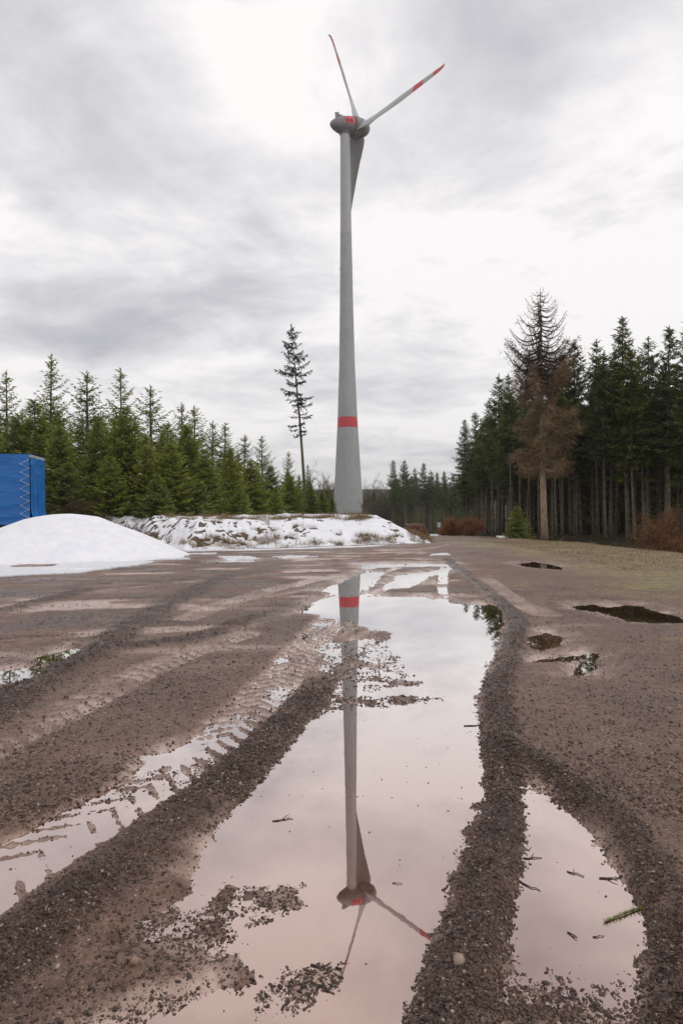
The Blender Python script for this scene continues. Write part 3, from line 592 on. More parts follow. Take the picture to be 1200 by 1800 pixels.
for (px, py, Yd, k), lab in zip(LY, lab_back):
    zt, x = height_at(px, py, Yd); H = zt - float(terrain(x, Yd)); pr_ = sparse[k - 4]
    plant(pr_, x, Yd, H, lab, 'young spruces behind the snowy bank', wide=random.uniform(.95, 1.5))
LF = [(-40, 700, 35), (25, 730, 35.5), (60, 700, 36), (105, 745, 34.5), (170, 735, 36), (225, 715, 37), (255, 760, 35.5), (300, 775, 36), (330, 742, 40), (360, 790, 38), (405, 785, 41), (440, 805, 44), (475, 815, 46), (510, 835, 50), (545, 850, 56), (565, 862, 62), (583, 872, 70), (195, 800, 34.2), (120, 810, 33.8), (275, 830, 34), (350, 840, 36), (420, 850, 38), (485, 862, 42)]
lab_front = ['bushy young spruce cut by the photo edge above the trailer roof', 'dense young spruce directly behind the trailer roof', 'broad young spruce below the tallest spiky top', 'full young spruce beside the trailer corner', 'dark green young spruce over the snow heap peak', 'bright young spruce over the right slope of the snow heap',
             'wide young spruce with snow specks beyond the snow heap slope', 'light green young spruce with drooping tiers near the bank stake', 'dense young spruce second row behind the bank stake', 'yellow-green young spruce right of the bank stake', 'tall full young spruce above the grassy middle of the bank', 'dark young spruce above the snow lump on the bank',
             'slender young spruce left of a snow-covered branch', 'young spruce over the snow-covered branch', 'young spruce in front of the thin bare trunk', 'small green spruce one crown left of the tower foot', 'smallest green spruce touching the tower foot', 'low green spruce skirting the snow heap crest', 'small spruce between trailer corner and snow heap crest', 'low spruce at the bank top above the rough brown slope', 'small spruce at the bank top left of the middle', 'short spruce at the bank top near the snow lump', 'very small spruce at the bank top beside the snow-covered branch']
for i, ((px, py, Yd), lab) in enumerate(zip(LF, lab_front)):
    zt, x = height_at(px, py, Yd); H = zt - float(terrain(x, Yd)); plant(young[i % 4], x, Yd, max(H, 1.8), lab, 'young spruces behind the snowy bank', wide=random.uniform(1.05, 1.5) if H > 4 else 1.6)
for i in range(34):     # the rows behind them
    px = -60 + i * 19 + random.uniform(-8, 8); Yd = 44 + max(0, px) * .085 + random.uniform(-3, 6); top = np.interp(px, [-60, 90, 220, 330, 450, 560, 600], [725, 722, 722, 765, 815, 855, 874]) + random.uniform(-14, 26)
    zt, x = height_at(px, top, Yd); H = zt - float(terrain(x, Yd)); plant((young + sparse)[i % 6], x, Yd, H, 'young green spruce deep in the crowded plantation behind the snowy bank', 'young spruces crowded in the back rows', wide=random.uniform(.9, 1.6))
# --- the tall thin spruce standing alone
lsh = lambda f: max(.10, (1 - f) ** .6 * min(1, .25 + 1.6 * f))
zt, xt_ = height_at(515, 568, 80); xb_ = height_at(533, 830, 80)[1]; Hl = zt - float(terrain(xt_, 80))
lone = build_tree('thin_spruce', 411, Hl, .19, M['lone'], M['bark'], dict(z0=Hl * .42, R=2.35, shape=lsh, whorl=.62, nb=4, step=.16, tl=.75, tw=.13, k=4, rise=-.05, droop=.25, up=.2, hang=.5, irregular=.35, skip=.28), bend=.5)
plant(lone, xb_ + .25, 80, Hl, 'tall thin leaning spruce with bare lower trunk rising above the young trees', lean=(0, -.068), rz=0)
# --- the old stand on the right
RT = [(690, 808, 200, 'far spruce standing leftmost at the edge of the distant group', 0), (711, 807, 190, 'far spruce second in the distant group, narrow pointed top', 1), (743, 813, 195, 'far spruce in the middle of the distant group with the tallest top', 2),
      (728, 822, 205, 'far spruce between the narrow one and the tallest of the group', 3), (756, 826, 198, 'far spruce right of the tallest of the distant group', 4), (768, 830, 210, 'far spruce above the white sign board', 0), (780, 827, 192, 'far spruce right of the white sign board', 1), (795, 835, 196, 'far spruce half hidden behind the near stand edge', 2),
      (820, 736, 108, 'old spruce at the road end of the near stand, drooping crown', 5), (838, 722, 100, 'old spruce second from the road end of the near stand', 2), (853, 700, 92, 'old spruce with open crown left of the tall pointed one', 3),
      (875, 655, 80, 'old spruce with a sharp top and pale straight trunk left of the dead spruce', 1), (893, 690, 74, 'old spruce filling in left of the dead brown spruce', 5), (912, 668, 68, 'old spruce half hidden behind the dead brown spruce crown', 4),
      (986, 620, 60, 'old spruce with narrow tip just right of the dead brown spruce', 0), (1010, 597, 60, 'old spruce with the higher of the twin tips right of the dead spruce', 1), (1048, 597, 57, 'old spruce with ragged crown left of the great dark crown', 3), (1072, 612, 56, 'old spruce with drooping crown beside the great dark one', 2),
      (1100, 552, 50, 'greatest dark spruce of the stand edge, crown wide and full', 5), (1132, 590, 52, 'old spruce leaning close to the right of the greatest one', 4), (1172, 572, 49, 'old spruce with a stepped narrow top near the photo edge', 0), (1202, 560, 47, 'old spruce cut by the right photo edge, tallest there', 5),
      (1235, 590, 45, 'old spruce beyond the right photo edge with low crown', 1)]
for px, py, Yd, lab, k in RT:
    zt, x = height_at(px, py, Yd); H = zt - float(terrain(x, Yd)); plant(old[k], x, Yd, H, lab, 'old spruces along the forest edge' if Yd < 150 else 'far spruces beyond the road bend', wide=(1.0 if Yd < 150 else 1.1) * (18 / max(H, 12)) ** .0)
# front trunks of slender spruces that show between them
k = 0
edge_pts = [(x, Y) for x, Y in [(24.5, 49), (21.5, 50), (19.5, 53), (17.6, 54), (16.4, 57), (15.6, 60), (15.2, 64), (15.4, 68), (15.9, 73), (16.6, 78), (17.2, 84), (17.8, 90), (18.3, 96), (18.8, 103), (18.6, 110)]]
inter = 0
for row in range(16):
    for j in range(22):
        Yd = 52 + j * 3.1 + random.uniform(-1, 1); xe = np.interp(Yd, [45, 50, 60, 80, 110, 150], [22, 17.5, 15.2, 16.8, 19.2, 22]); x = xe + 1.2 + row * 2.6 + random.uniform(-.9, .9)
        if x > .50 * Yd + 6 or Yd > 118 or (row > 9 and Yd > 80): continue
        hidden = row > 6
        plant(old[random.randrange(5)], x, Yd, random.uniform(10.8, 14.6) if x / Yd > .25 else random.uniform(12, 15.5), 'slender old spruce with bare straight trunk inside the dark stand', 'old spruces packed inside the dark stand')
        inter += 1
for i in range(16):   # nearer edge on the right
    x = 20.5 + i * 1.9 + random.uniform(-.6, .6); Yd = 50.5 + random.uniform(-2.2, 2.0); 
    plant(old[i % 5], x, Yd, random.uniform(10.5, 13.8), 'slender old spruce with bare straight trunk inside the dark stand', 'old spruces packed inside the dark stand'); inter += 1
for i in range(26):
    px = 690 + i * 6.5 + random.uniform(-4, 4); Yd = 212 + random.uniform(0, 25) ; zt, x = height_at(px, 838 + random.uniform(-8, 14), Yd)
    plant(old[i % 5], x, Yd, zt - float(terrain(x, Yd)), 'distant spruce in the dark mass behind the road bend', 'distant spruces in the dark mass', wide=1.3); inter += 1
print('interior', inter)
def forest_mass():
    rs = np.random.default_rng(55); T, S = [], []
    cT, cS, _, _ = crown(600, 12.0, z0=.3, R=2.6, shape=lambda f: max(.08, (1 - f) ** .6), whorl=.7, nb=6, step=.4, tl=1.2, tw=.35, k=2, hang=.4)
    for i in range(190):
        Yd = rs.uniform(88, 150) if i < 80 else rs.uniform(70, 95); x = at(rs.uniform(625, 860), Yd := rs.uniform(235, 330)) if i >= 110 else rs.uniform(.36, .75) * Yd if i >= 80 else rs.uniform(.22 + .0 * Yd, .62) * Yd + 4
        a = rs.random() * 6.28; s = rs.uniform(.8, 1.15); c_, s_ = math.cos(a), math.sin(a)
        T.append(np.stack([(cT[:, 0] * c_ - cT[:, 1] * s_) * s * 1.2 + x, (cT[:, 0] * s_ + cT[:, 1] * c_) * s * 1.2 + Yd, cT[:, 2] * s + float(terrain(x, Yd))], -1)); S.append(cS)
    T, S = np.concatenate(T), np.concatenate(S); print('mass', len(T) // 3)
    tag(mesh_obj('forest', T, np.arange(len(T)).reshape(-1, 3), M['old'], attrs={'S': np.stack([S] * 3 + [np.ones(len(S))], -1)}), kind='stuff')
forest_mass()
# --- the dead brown spruce
def dead_spruce():
    Yd = 50; zt, xt = height_at(945, 503, Yd); xb = height_at(957, 950, Yd)[1]; H = zt - float(terrain(xb, Yd)); rs = np.random.default_rng(77)
    root = empty('dead_spruce', (xb, Yd, float(terrain(xb, Yd)) - .05)); root.rotation_euler = (0, -.012, 0)
    V, Fc = trunk_mesh(5, H, .25, .3); mesh_obj('trunk', V, Fc, M['bark_dead'], root, smooth_=True)
    for low in (0, 1):
        SPv, SPf, T, S = [], [], [], []; nv = 0
        lo, hi = ((H * .30, H * .68), (H * .62, H - .2))[low]
        z = lo
        while z < hi:
            f = (z - H * .36) / (H * .64); L0 = (2.05 if f < .5 or not low else 3.05 * ((1 - f) / .55) ** .72) * (1 if low else .95); nb = 4 if f < .4 else 5; a0 = rs.random() * 6.28
            for b in range(nb):
                az = a0 + b * 6.283 / nb + rs.normal(0, .25); L = L0 * (rs.uniform(.75, 1.15) if low else rs.choice([.5, .8, 1.0, 1.25]) * (1 - .35 * smooth(.45, .6, f))) + .08; out = np.array([math.cos(az), math.sin(az), 0]); per = np.array([-math.sin(az), math.cos(az), 0]); zb = z + rs.uniform(-.12, .12)
                ts = np.linspace(0, 1, 9); sp = np.outer(ts * L, out) + [0, 0, zb] + np.outer(L * (-.28 * ts - .10 * np.sin(ts * 3.1) + .62 * ts ** 2.6 * (1 if low or f > .3 else .25)), [0, 0, 1.]) + np.outer(.06 * L * np.sin(ts * 4 + az), per)
                v, f_ = tube([tuple(p) for p in sp], list((.018 + .020 * L) * (1 - ts * .75)), 4, False); SPv += [tuple(p) for p in v]; SPf += [tuple(i + nv for i in q) for q in f_]; nv += len(v)
                n = int(L * (16 if low else 26)); t = rs.uniform(.15, 1, n); ps = np.stack([np.interp(t, ts, sp[:, q]) for q in range(3)], -1)
                sg = rs.choice([-1, 1], n)[:, None]; dirs = out * .35 + per * sg * rs.uniform(.3, 1, (n, 1)) + rs.normal(0, .3, (n, 3)); dirs[:, 2] -= (.35 if low else .45)
                if low: dirs[:, 2] += .55 * smooth(.5, 1, t)
                Lt = (.40 if low else .65) * rs.uniform(.4, 1.1, n) * min(1, .4 + L * .4)
                T.append(tris(ps, dirs, Lt, .032 if low else .04, rs)); S.append(np.repeat(rs.uniform(.1, .9, n), 3))
                if not low or f < .62:
                    n2 = int(L * (52 if not low else 24)); t = rs.uniform(.2, 1, n2); ps = np.stack([np.interp(t, ts, sp[:, q]) for q in range(3)], -1) + rs.normal(0, .14, (n2, 3))
                    dirs = rs.normal(0, .6, (n2, 3)) + out * .4; dirs[:, 2] -= .3
                    for q in range(3): T.append(tris(ps + rs.normal(0, .08, ps.shape), dirs + rs.normal(0, .4, ps.shape), .34, .035, rs)); S.append(np.repeat(rs.uniform(.2, 1, n2), 3))
            z += (.36 if low else .42) * rs.uniform(.8, 1.2)
        T, S = np.concatenate(T), np.concatenate(S); o1 = mesh_obj('crown' if not low else 'bare_top', T, np.arange(len(T)).reshape(-1, 3), M['brown'] if not low else M['baretwig'], root, attrs={'S': np.stack([S] * 3 + [np.ones(len(S))], -1)})
        o1['label'] = 'rust-brown dead needles' if not low else 'bare dark curved top branches'; o1['kind'] = 'thing'
        mesh_obj('branches', SPv, SPf, M['bark_dead'] if not low else M['twigwood'], root, smooth_=True)
    tag(root, 'big dead spruce with rusty needles and bare upswept top at the forest edge', 'tree')
dead_spruce()
# small bright green spruce at its foot
zt, x = height_at(908, 888, 46); plant(young[2], x, 46, zt - float(terrain(x, 46)), 'small bright green spruce bush standing left of the dead spruce trunk', wide=1.9)
# --- shrubs
def shrub(name, seed, H, R, n_st, twig, leaf=None, nleaf=0, leafsize=.06):
    rs = np.random.default_rng(seed); root = empty(name, (0, 0, 0)); T, S, LT, LS = [], [], [], []
    def grow(p, d, L, w, lev):
        n = 5; q = p.copy(); dd = d.copy()
        for i in range(n):
            dd = dd + rs.normal(0, .12, 3); dd /= np.linalg.norm(dd); nq = q + dd * L / n; s = np.cross(dd, rs.normal(0, 1, 3)); s /= np.linalg.norm(s); s2 = np.cross(dd, s)
            w0, w1 = w * (1 - i / n * .6), w * (1 - (i + 1) / n * .6)
            for sx in (s, s2): T.append(np.array([q - sx * w0, q + sx * w0, nq + sx * w1, q - sx * w0, nq + sx * w1, nq - sx * w1])); S.append(np.full(6, rs.uniform(.1, .9)))
            if lev < 3:
                for _ in range(2 if lev else 2):
                    if rs.random() < .75: nd = dd + rs.normal(0, .55, 3); nd[2] += .15; grow(nq, nd / np.linalg.norm(nd), L * rs.uniform(.35, .6), w * .55, lev + 1)
            if leaf and lev >= 1 and rs.random() < (1 if nleaf > 1 else .45):
                m_ = nleaf; pp = nq + rs.normal(0, .10 * H / 1.5, (m_, 3)); LT.append(tris(pp, rs.normal(0, 1, (m_, 3)) + [0, 0, -.4], leafsize * 1.6, leafsize, rs)); LS.append(np.repeat(rs.uniform(0, 1, m_), 3))
            q = nq
    for i in range(n_st):
        a = rs.random() * 6.28; d = np.array([math.cos(a) * rs.uniform(.1, .9) * R / H, math.sin(a) * rs.uniform(.1, .9) * R / H, 1.0]); grow(np.array([math.cos(a) * .15, math.sin(a) * .15, -.05]) * 1.0, d / np.linalg.norm(d), H * rs.uniform(.55, .85), .010 * H + .004, 0)
    T, S = np.concatenate(T), np.concatenate(S); me = mesh_obj('branches', T, np.arange(len(T)).reshape(-1, 3), twig, root, attrs={'S': np.stack([S] * 3 + [np.ones(len(S))], -1)})
    if leaf:
        T, S = np.concatenate(LT), np.concatenate(LS); mesh_obj('leaves', T, np.arange(len(T)).reshape(-1, 3), leaf, root, attrs={'S': np.stack([S] * 3 + [np.ones(len(S))], -1)})
    root['_h'] = H; return root
beech = shrub('copper_shrub', 31, 1.5, 1.3, 7, M['brushtwig'], M['beech'], 2, .038)
for i, (px, Yd, H, lab) in enumerate([(800, 62, 1.45, 'copper-leaved shrub, larger one by the road bend'), (826, 60, 1.35, 'copper-leaved shrub on the forest side of the road bend'), (778, 66, .8, 'low copper-leaved shrub nearest the snowy gap at the road bend')]):
    plant(beech, at(px, Yd), Yd, H, lab, 'copper shrubs at the road bend', 'shrub', wide=1.05)
b2 = shrub('copper_shrub', 35, 2.2, 1.1, 6, M['brushtwig'], M['beech'], 1, .032)
plant(b2, at(1150, 31), 31, 1.95, 'brown thorny shrub with orange leaves at the right verge', None, 'shrub', wide=1.1)
plant(b2, at(1185, 29.5), 29.5, 1.2, 'low rusty bramble right of the thorny shrub, by the photo edge', None, 'shrub', wide=1.5)
plant(b2, at(1128, 29.0), 29.0, .7, 'small rusty bramble at the foot of the thorny shrub', None, 'shrub', wide=1.7)
bare = shrub('bare_tree', 41, 6.0, 2.6, 6, M['brushtwig'])
for i, (px, py, Yd, lab) in enumerate([(668, 860, 300, 'bare brown tree right of the tower foot'), (654, 870, 300, 'bare brown thicket touching the right side of the tower foot'), (678, 870, 262, 'bare brown thicket left of the far spruces'), (672, 884, 235, 'low bare thicket below the bare brown tree'),
                                       (566, 846, 262, 'bare brown tree left of the tower foot behind the green spruces'), (584, 862, 300, 'bare brown thicket touching the left side of the tower foot'), (660, 890, 230, 'low bare brown bush between tower foot and bare tree')]):
    zt, x = height_at(px, py, Yd); plant(bare, x, Yd, zt - float(terrain(x, Yd)), lab, 'bare trees beyond the bank', 'tree', wide=.95)
zt, x = height_at(656, 862, 258); plant(old[0], x, 258, zt - float(terrain(x, 258)), 'small dark spruce between the tower foot and the far spruces', None, wide=1.9)
for i, (px, Yd, H, lab) in enumerate([(130, 33.0, 1.6, 'bare twiggy shrub between trailer and bank'), (165, 32, 1.1, 'low twiggy shrub on the bank above the snow heap'), (235, 31, .9, 'twiggy shrub at the bank top below light green spruce')]):
    plant(bare, at(px, Yd), Yd, H, lab, 'twiggy shrubs on the bank', 'shrub', wide=1.3)
# --- dry grass
def tufts(xs, ys, zs, h, nb, mat, name, spread=.10, w=.012):
    T, S = [], []; rs = np.random.default_rng(5); xs, ys, zs = map(np.asarray, (xs, ys, zs)); n = len(xs)
    for k in range(nb):
        p = np.stack([xs + rs.normal(0, spread, n), ys + rs.normal(0, spread, n), zs], -1); d = np.stack([rs.normal(0, .45, n), rs.normal(0, .45, n), np.ones(n)], -1)
        T.append(tris(p, d, np.asarray(h) * rs.uniform(.4, 1.1, n), w, rs)); S.append(np.repeat(rs.uniform(0, 1, n), 3))
    T, S = np.concatenate(T), np.concatenate(S)
    return tag(mesh_obj(name, T, np.arange(len(T)).reshape(-1, 3), mat, attrs={'S': np.stack([S] * 3 + [np.ones(len(S))], -1)}), kind='stuff')
rs = np.random.default_rng(8); ip = rs.choice(len(VB), 20000); vb = VB[ip]; sv = sn.ravel()[used][ip]; dd = bank_mask(vb[:, 0], vb[:, 1])
clump = fbm(vb[:, 0], vb[:, 1], .9, 3, 140) + .35 * fbm(vb[:, 0], vb[:, 1], .25, 2, 141)
zone = np.maximum(1 - smooth(.2, 1.3, np.abs(dd - .5)), smooth(3.0, 3.6, dd) * (vb[:, 1] < 34) * .75) * smooth(9, 6.0, np.abs(vb[:, 0] + 3.0)) + .3 * smooth(2.6, 3.2, vb[:, 0]) + .5 * (sv < .5)
k = (zone + clump * 1.1 > 1.02) & (dd > .1) & (vb[:, 1] < 36); vb = vb[k]; print('tufts', len(vb))
tufts(vb[:, 0], vb[:, 1], vb[:, 2] - .02, rs.uniform(.12, .42, len(vb)), 12, M['straw'], 'dry_grass')
xg = rs.uniform(6, 13, 9000); yg = rs.uniform(15, 50, 9000); fl = ground_fields(xg, yg); k = fl[3] > .35
tufts(xg[k], yg[k], terrain(xg[k], yg[k]) + fl[0][k] - .01, rs.uniform(.02, .07, k.sum()), 7, M['straw'], 'verge_grass', .12, .014)
# ------------------------------------------------------------------ wind turbine
def turbine():
    m = Mat('concrete'); o = m.mapped(m.obj(), (1, 1, .25)); n = m.noise(1.2, 6, .6, o); n2_ = m.noise(.35, 3, .5)
    c = m.ramp(n, [(.3, (.34, .35, .345)), (.7, (.42, .43, .425))]); c = m.mix(m.math('MULTIPLY', m.node('ShaderNodeObjectInfo').outputs['Random'], .5), c, m.mix(1.0, c, c4(.82, .82, .82), 'MULTIPLY'))
    m.col(c).rough(.8); conc = m.m
    red = plain('signal_red', (.55, .03, .04), .5, .06); steel = plain('tower_steel', (.385, .392, .39), .5, .03, .5); shell = plain('nacelle_grey', (.20, .185, .19), .45, .12, .6)
    bladem = plain('blade_grey', (.38, .39, .385), .4, .03, .3); darkm = plain('dark_vent', (.02, .02, .02), .6)
    Yt, base = 252.0, float(terrain(2.4, 252)) ; xc = 2.42
    root = empty('wind_turbine', (xc, Yt, base)); tag(root, 'tall grey wind turbine with red bands and three blades behind the snowy bank', 'wind turbine')
    prof_y = [225, 240, 400, 540, 640, 735, 800, 850, 905, 960]; prof_d = [16.2, 16.8, 19.5, 23.6, 27.5, 34.6, 41.5, 47.5, 54, 61]
    zof = lambda y: CAM_H + (893 - y) * Yt / F_PX - base
    zs_, rs_ = [zof(y) for y in prof_y][::-1], [d_ / F_PX * Yt / 2 for d_ in prof_d][::-1]
    R_ = lambda z: float(np.interp(z, zs_, rs_))
    ztop = zof(238); cuts = [-.5]; z = 3.2
    zr0, zr1 = zof(752.5), zof(734.5)
    while z < zof(400): cuts.append(z); z += 3.8
    cuts = [c_ for c_ in cuts if not (zr0 - 1.6 < c_ < zr1 + 1.6)] + [zr0, zr1, ztop]; cuts.sort()
    for a, b in zip(cuts[:-1], cuts[1:]):
        isred = abs(a - zr0) < .01; long_ = b - a > 12
        zz_ = [a, a + .05, b - .05, b] if not long_ else [a, a + .05] + list(np.linspace(a + 5, b - 5, 8)) + [b - .05, b]
        rr2 = [R_(a) - .05] + [R_(q) for q in zz_[1:-1]] + [R_(b) - .05]
        V, Fc = tube([(0, 0, q) for q in zz_], rr2, 48); o = mesh_obj('tower_ring' if not isred else 'red_band', V, Fc, red if isred else (steel if long_ else conc), root, smooth_=True)
        o.data.set_sharp_from_angle(angle=rad(12))
    # nacelle: body of revolution on the tilted axis
    al, ti = rad(26), rad(5); ax = Vector((math.cos(al) * math.cos(ti), math.sin(al) * math.cos(ti), math.sin(ti))); sd = Vector((math.sin(al), -math.cos(al), 0)); upv = sd.cross(ax); upv = upv if upv.z > 0 else -upv
    zc = zof(223.5); ctr = Vector((0, 0, zc))
    def lathe(prof, mat, name, n=40, par=root):
        V, Fc = [], []
        for t, r in prof:
            for k in range(n): q = 2 * math.pi * k / n; V.append(ctr + ax * t + (sd * math.cos(q) + upv * math.sin(q)) * r)
        for i in range(len(prof) - 1):
            for k in range(n): Fc.append((i * n + k, (i + 1) * n + k, (i + 1) * n + (k + 1) % n, i * n + (k + 1) % n))
        return mesh_obj(name, V, Fc, mat, par, smooth_=True)
    nac = lathe([(-5.8, .02), (-5.7, .5), (-5.3, 1.05), (-4.4, 1.75), (-3.2, 2.35), (-1.6, 2.9), (0, 3.2), (1.6, 3.35), (2.7, 3.35), (2.75, 3.1), (2.8, .1)], shell, 'nacelle')
    rot = lathe([(2.95, .1), (2.95, 3.25), (3.0, 3.6), (3.8, 3.75), (4.6, 3.7), (4.65, 3.45), (5.6, 3.4), (7.0, 3.1), (8.3, 2.45), (9.1, 1.7), (9.6, .9), (9.75, .02)], shell, 'rotor_hub')
    # red field with two louvres on the visible side, small roof gear
    V, Fc = [], []
    for i, t in enumerate(np.linspace(-1.3, 2.45, 9)):
        r = float(np.interp(t, [-1.6, 0, 1.6, 2.7], [2.9, 3.2, 3.35, 3.35])) + .05
        for q in np.radians(np.linspace(-8, 42, 9)): V.append(ctr + ax * float(t) + (sd * math.cos(q) + upv * math.sin(q)) * r)
    for i in range(8):
        for k in range(8): Fc.append((i * 9 + k, (i + 1) * 9 + k, (i + 1) * 9 + k + 1, i * 9 + k + 1))
    mesh_obj('red_panel', V, Fc, red, nac, smooth_=True)
    for t0 in (-.9, .6):
        V = []
        for t in (t0, t0 + .95):
            for q in (4, 16): r = float(np.interp(t, [-1.6, 0, 1.6, 2.7], [2.9, 3.2, 3.35, 3.35])) + .12; V.append(ctr + ax * t + (sd * math.cos(rad(q)) + upv * math.sin(rad(q))) * r)
        mesh_obj('vent', V, [(0, 2, 3, 1)], darkm, nac)
    V, Fc = tube([tuple(Vector((0, 0, ztop - .2))), tuple(Vector((0, 0, ztop + .9)))], [1.95, 2.1], 32); mesh_obj('yaw_collar', V, Fc, shell, root, smooth_=True)
    def on_top(t, name, dims, lift=0):
        b, f = box(-dims[0] / 2, dims[0] / 2, -dims[1] / 2, dims[1] / 2, 0, dims[2]); r = float(np.interp(t, [-5.3, -4.4, -3.2, -1.6, 0, 2.7], [1.05, 1.75, 2.35, 2.9, 3.2, 3.35])) - .15 + lift
        V = [ctr + ax * (t + p[0]) + sd * p[1] + upv * (r + p[2]) for p in b]; return mesh_obj(name, V, f, shell, nac)
    on_top(-2.7, 'weather_mast', (1.5, .5, 1.9)); on_top(-1.6, 'roof_box', (1.4, 1.2, .7)); on_top(-.4, 'roof_box', (1.0, .8, .35)); on_top(-2.0, 'lightning_rod', (.06, .06, 2.9))
    # blades
    hub = ctr + ax * 6.0; th0 = rad(95); tip_cone = .055
    for k in range(3):
        t_ = th0 + k * 2 * math.pi / 3; s = (upv * math.cos(t_) + sd * math.sin(t_)); tg = ax.cross(s).normalized(); s = (s + ax * tip_cone).normalized()
        V, Fc, mi = [], [], []; n = 16
        rads = [1.6, 3.2, 3.6, 5, 7, 9.5, 9.8, 13, 17, 21, 25, 29, 33, 33.02, 38.2, 38.22, 43.4, 43.42, 47, 49, 49.9, 50.4]
        ch = np.interp(rads, [1.6, 3.4, 5, 9.5, 9.8, 17, 25, 33, 43, 49, 50.4], [3.4, 5.9, 5.9, 5.0, 4.7, 3.7, 2.9, 2.3, 1.7, 1.0, .15])
        thk = np.interp(rads, [1.6, 3.4, 5, 9.5, 17, 33, 50.4], [2.8, 2.6, 2.0, 1.4, .9, .5, .08])
        beta = np.interp(rads, [1.6, 9, 25, 50], [-58, -46, -22, -10])
        for r, c_, h_, b_ in zip(rads, ch, thk, beta):
            cdv = (tg * math.cos(rad(b_)) + ax * math.sin(rad(b_))); nd = s.cross(cdv).normalized(); bendv = ax * (.9 * max(0, (r - 48.5)) if r > 48.5 else 0)
            off = cdv * (c_ * .12)
            for j in range(n):
                q = 2 * math.pi * j / n; cxn = math.cos(q); sh = (1 - .6 * max(0, cxn)) if r > 3 else 1
                V.append(hub + s * r - bendv * .6 + off + cdv * (cxn * c_ / 2) + nd * (math.sin(q) * h_ / 2 * sh))
        for i in range(len(rads) - 1):
            mid = (rads[i] + rads[i + 1]) / 2; isr = 33 < mid < 38.21 or 43.4 < mid < 49.5
            for j in range(n): Fc.append((i * n + j, i * n + (j + 1) % n, (i + 1) * n + (j + 1) % n, (i + 1) * n + j)); mi.append(1 if isr else 0)
        Fc.append(tuple(range(n))[::-1]); mi.append(0); Fc.append(tuple(range((len(rads) - 1) * n, len(rads) * n))); mi.append(0)
        mesh_obj('blade', V, Fc, [bladem, red], root, smooth_=True, mi=mi).data.set_sharp_from_angle(angle=rad(35))
turbine()
# ------------------------------------------------------------------ blue trailer
def trailer():
    m = Mat('blue_tarpaulin'); o = m.mapped(m.obj(), (.6, .6, 2.0)); n = m.noise(1.3, 4, .5, o, .4); n2_ = m.noise(9, 4, .6, m.obj())
    m.col(m.mix(m.ramp(n, [(.3, (0,) * 3), (.7, (1,) * 3)]), c4(.006, .105, .36), c4(.010, .16, .50))).rough(.38); m.bump(n, .5, .15); tarp = m.m
    cord = plain('white_cord', (.75, .75, .78)); dark = plain('dark_chassis', (.03, .03, .035)); rub = plain('tyre_rubber', (.02, .02, .02), .8)
    Y0 = 27.0; top, x1 = height_at(51, 798, Y0); x1 = height_at(53, 850, Y0)[1]; g = float(terrain(x1, Y0)); L, Wd = 6.2, 2.15
    root = empty('tarp_trailer', (x1, Y0, g), .16); tag(root, 'bright blue tarpaulin-covered trailer with laced corner behind the snow heap', 'trailer')
    H = top - g; z0 = .95
    def sheet(fn, nu, nv, name, par=root):
        V = [fn(i / nu, j / nv) for i in range(nu + 1) for j in range(nv + 1)]; Fc = [(i * (nv + 1) + j, (i + 1) * (nv + 1) + j, (i + 1) * (nv + 1) + j + 1, i * (nv + 1) + j + 1) for i in range(nu) for j in range(nv)]
        return mesh_obj(name, V, Fc, tarp, par, smooth_=True)
    wr = lambda a, b: .03 * float(vnoise(np.array(a * 1.7 + b * .9), np.array(b * 1.1), 5)) + .012 * float(vnoise(np.array(a * 6 - b * 3), np.array(b * 2.), 6))
    fr_ = sheet(lambda u, v: (-L * (1 - u), -.02 + wr(u * 4, v * 2) * (1 if .02 < u < .98 else 0), z0 + v * (H - z0)), 60, 24, 'side_tarp')
    sheet(lambda u, v: (.03 + .03 * math.sin(u * 20) * (1 - v) ** .5 * (1 if 0 < u < 1 else 0) + (.10 * smooth(.25, .0, v)), u * Wd, z0 + v * (H - z0 - .12)), 24, 24, 'end_tarp')
    V, Fc = box(-.005, .02, -.01, Wd + .02, H - .13, H - .01); mesh_obj('top_rail', V, Fc, M['grey_metal'], root)
    sheet(lambda u, v: (-L * (1 - u), v * Wd, H + .01 + .05 * math.sin(v * 3.14)), 20, 8, 'roof_tarp')
    V, Fc = box(-L, -.02, .05, Wd, z0 - .02, z0 + .1); mesh_obj('load_floor', V, Fc, dark, root)
    sheet(lambda u, v: (-L * (1 - u), Wd, z0 + v * (H - z0)), 8, 4, 'back_tarp')
    zs2 = np.linspace(z0 + .25, H - .22, 15); pts = [(-.32 if i % 2 else -.03, -.05, float(z_)) for i, z_ in enumerate(zs2[::-1])]
    V, Fc = tube(pts, .009, 5); lc = mesh_obj('lacing', V, Fc, cord, root)
    for p in pts[0::1]:
        V, Fc = tube([(p[0], p[1] + .02, p[2]), (p[0], p[1] - .012, p[2])], .026, 8); mesh_obj('eyelet', V, Fc, M['grey_metal'], root)
    V, Fc = box(-L, 0, .35, Wd - .35, .62, .90); mesh_obj('chassis', V, Fc, dark, root)
    for wx in (-2.4, -3.5):
        for wy in (.12, Wd - .12):
            V, Fc = tube([(wx, wy - .12, .45), (wx, wy - .10, .45), (wx, wy + .10, .45), (wx, wy + .12, .45)], [.36, .45, .45, .36], 20); w_ = mesh_obj('wheel', V, Fc, rub, root, smooth_=True)
            V, Fc = tube([(wx, wy - .13, .45), (wx, wy + .13, .45)], .2, 14); mesh_obj('rim', V, Fc, M['grey_metal'], w_)
    V, Fc = box(-.35, -.25, .3, .4, 0, .65); mesh_obj('support_leg', V, Fc, M['grey_metal'], root)
trailer()
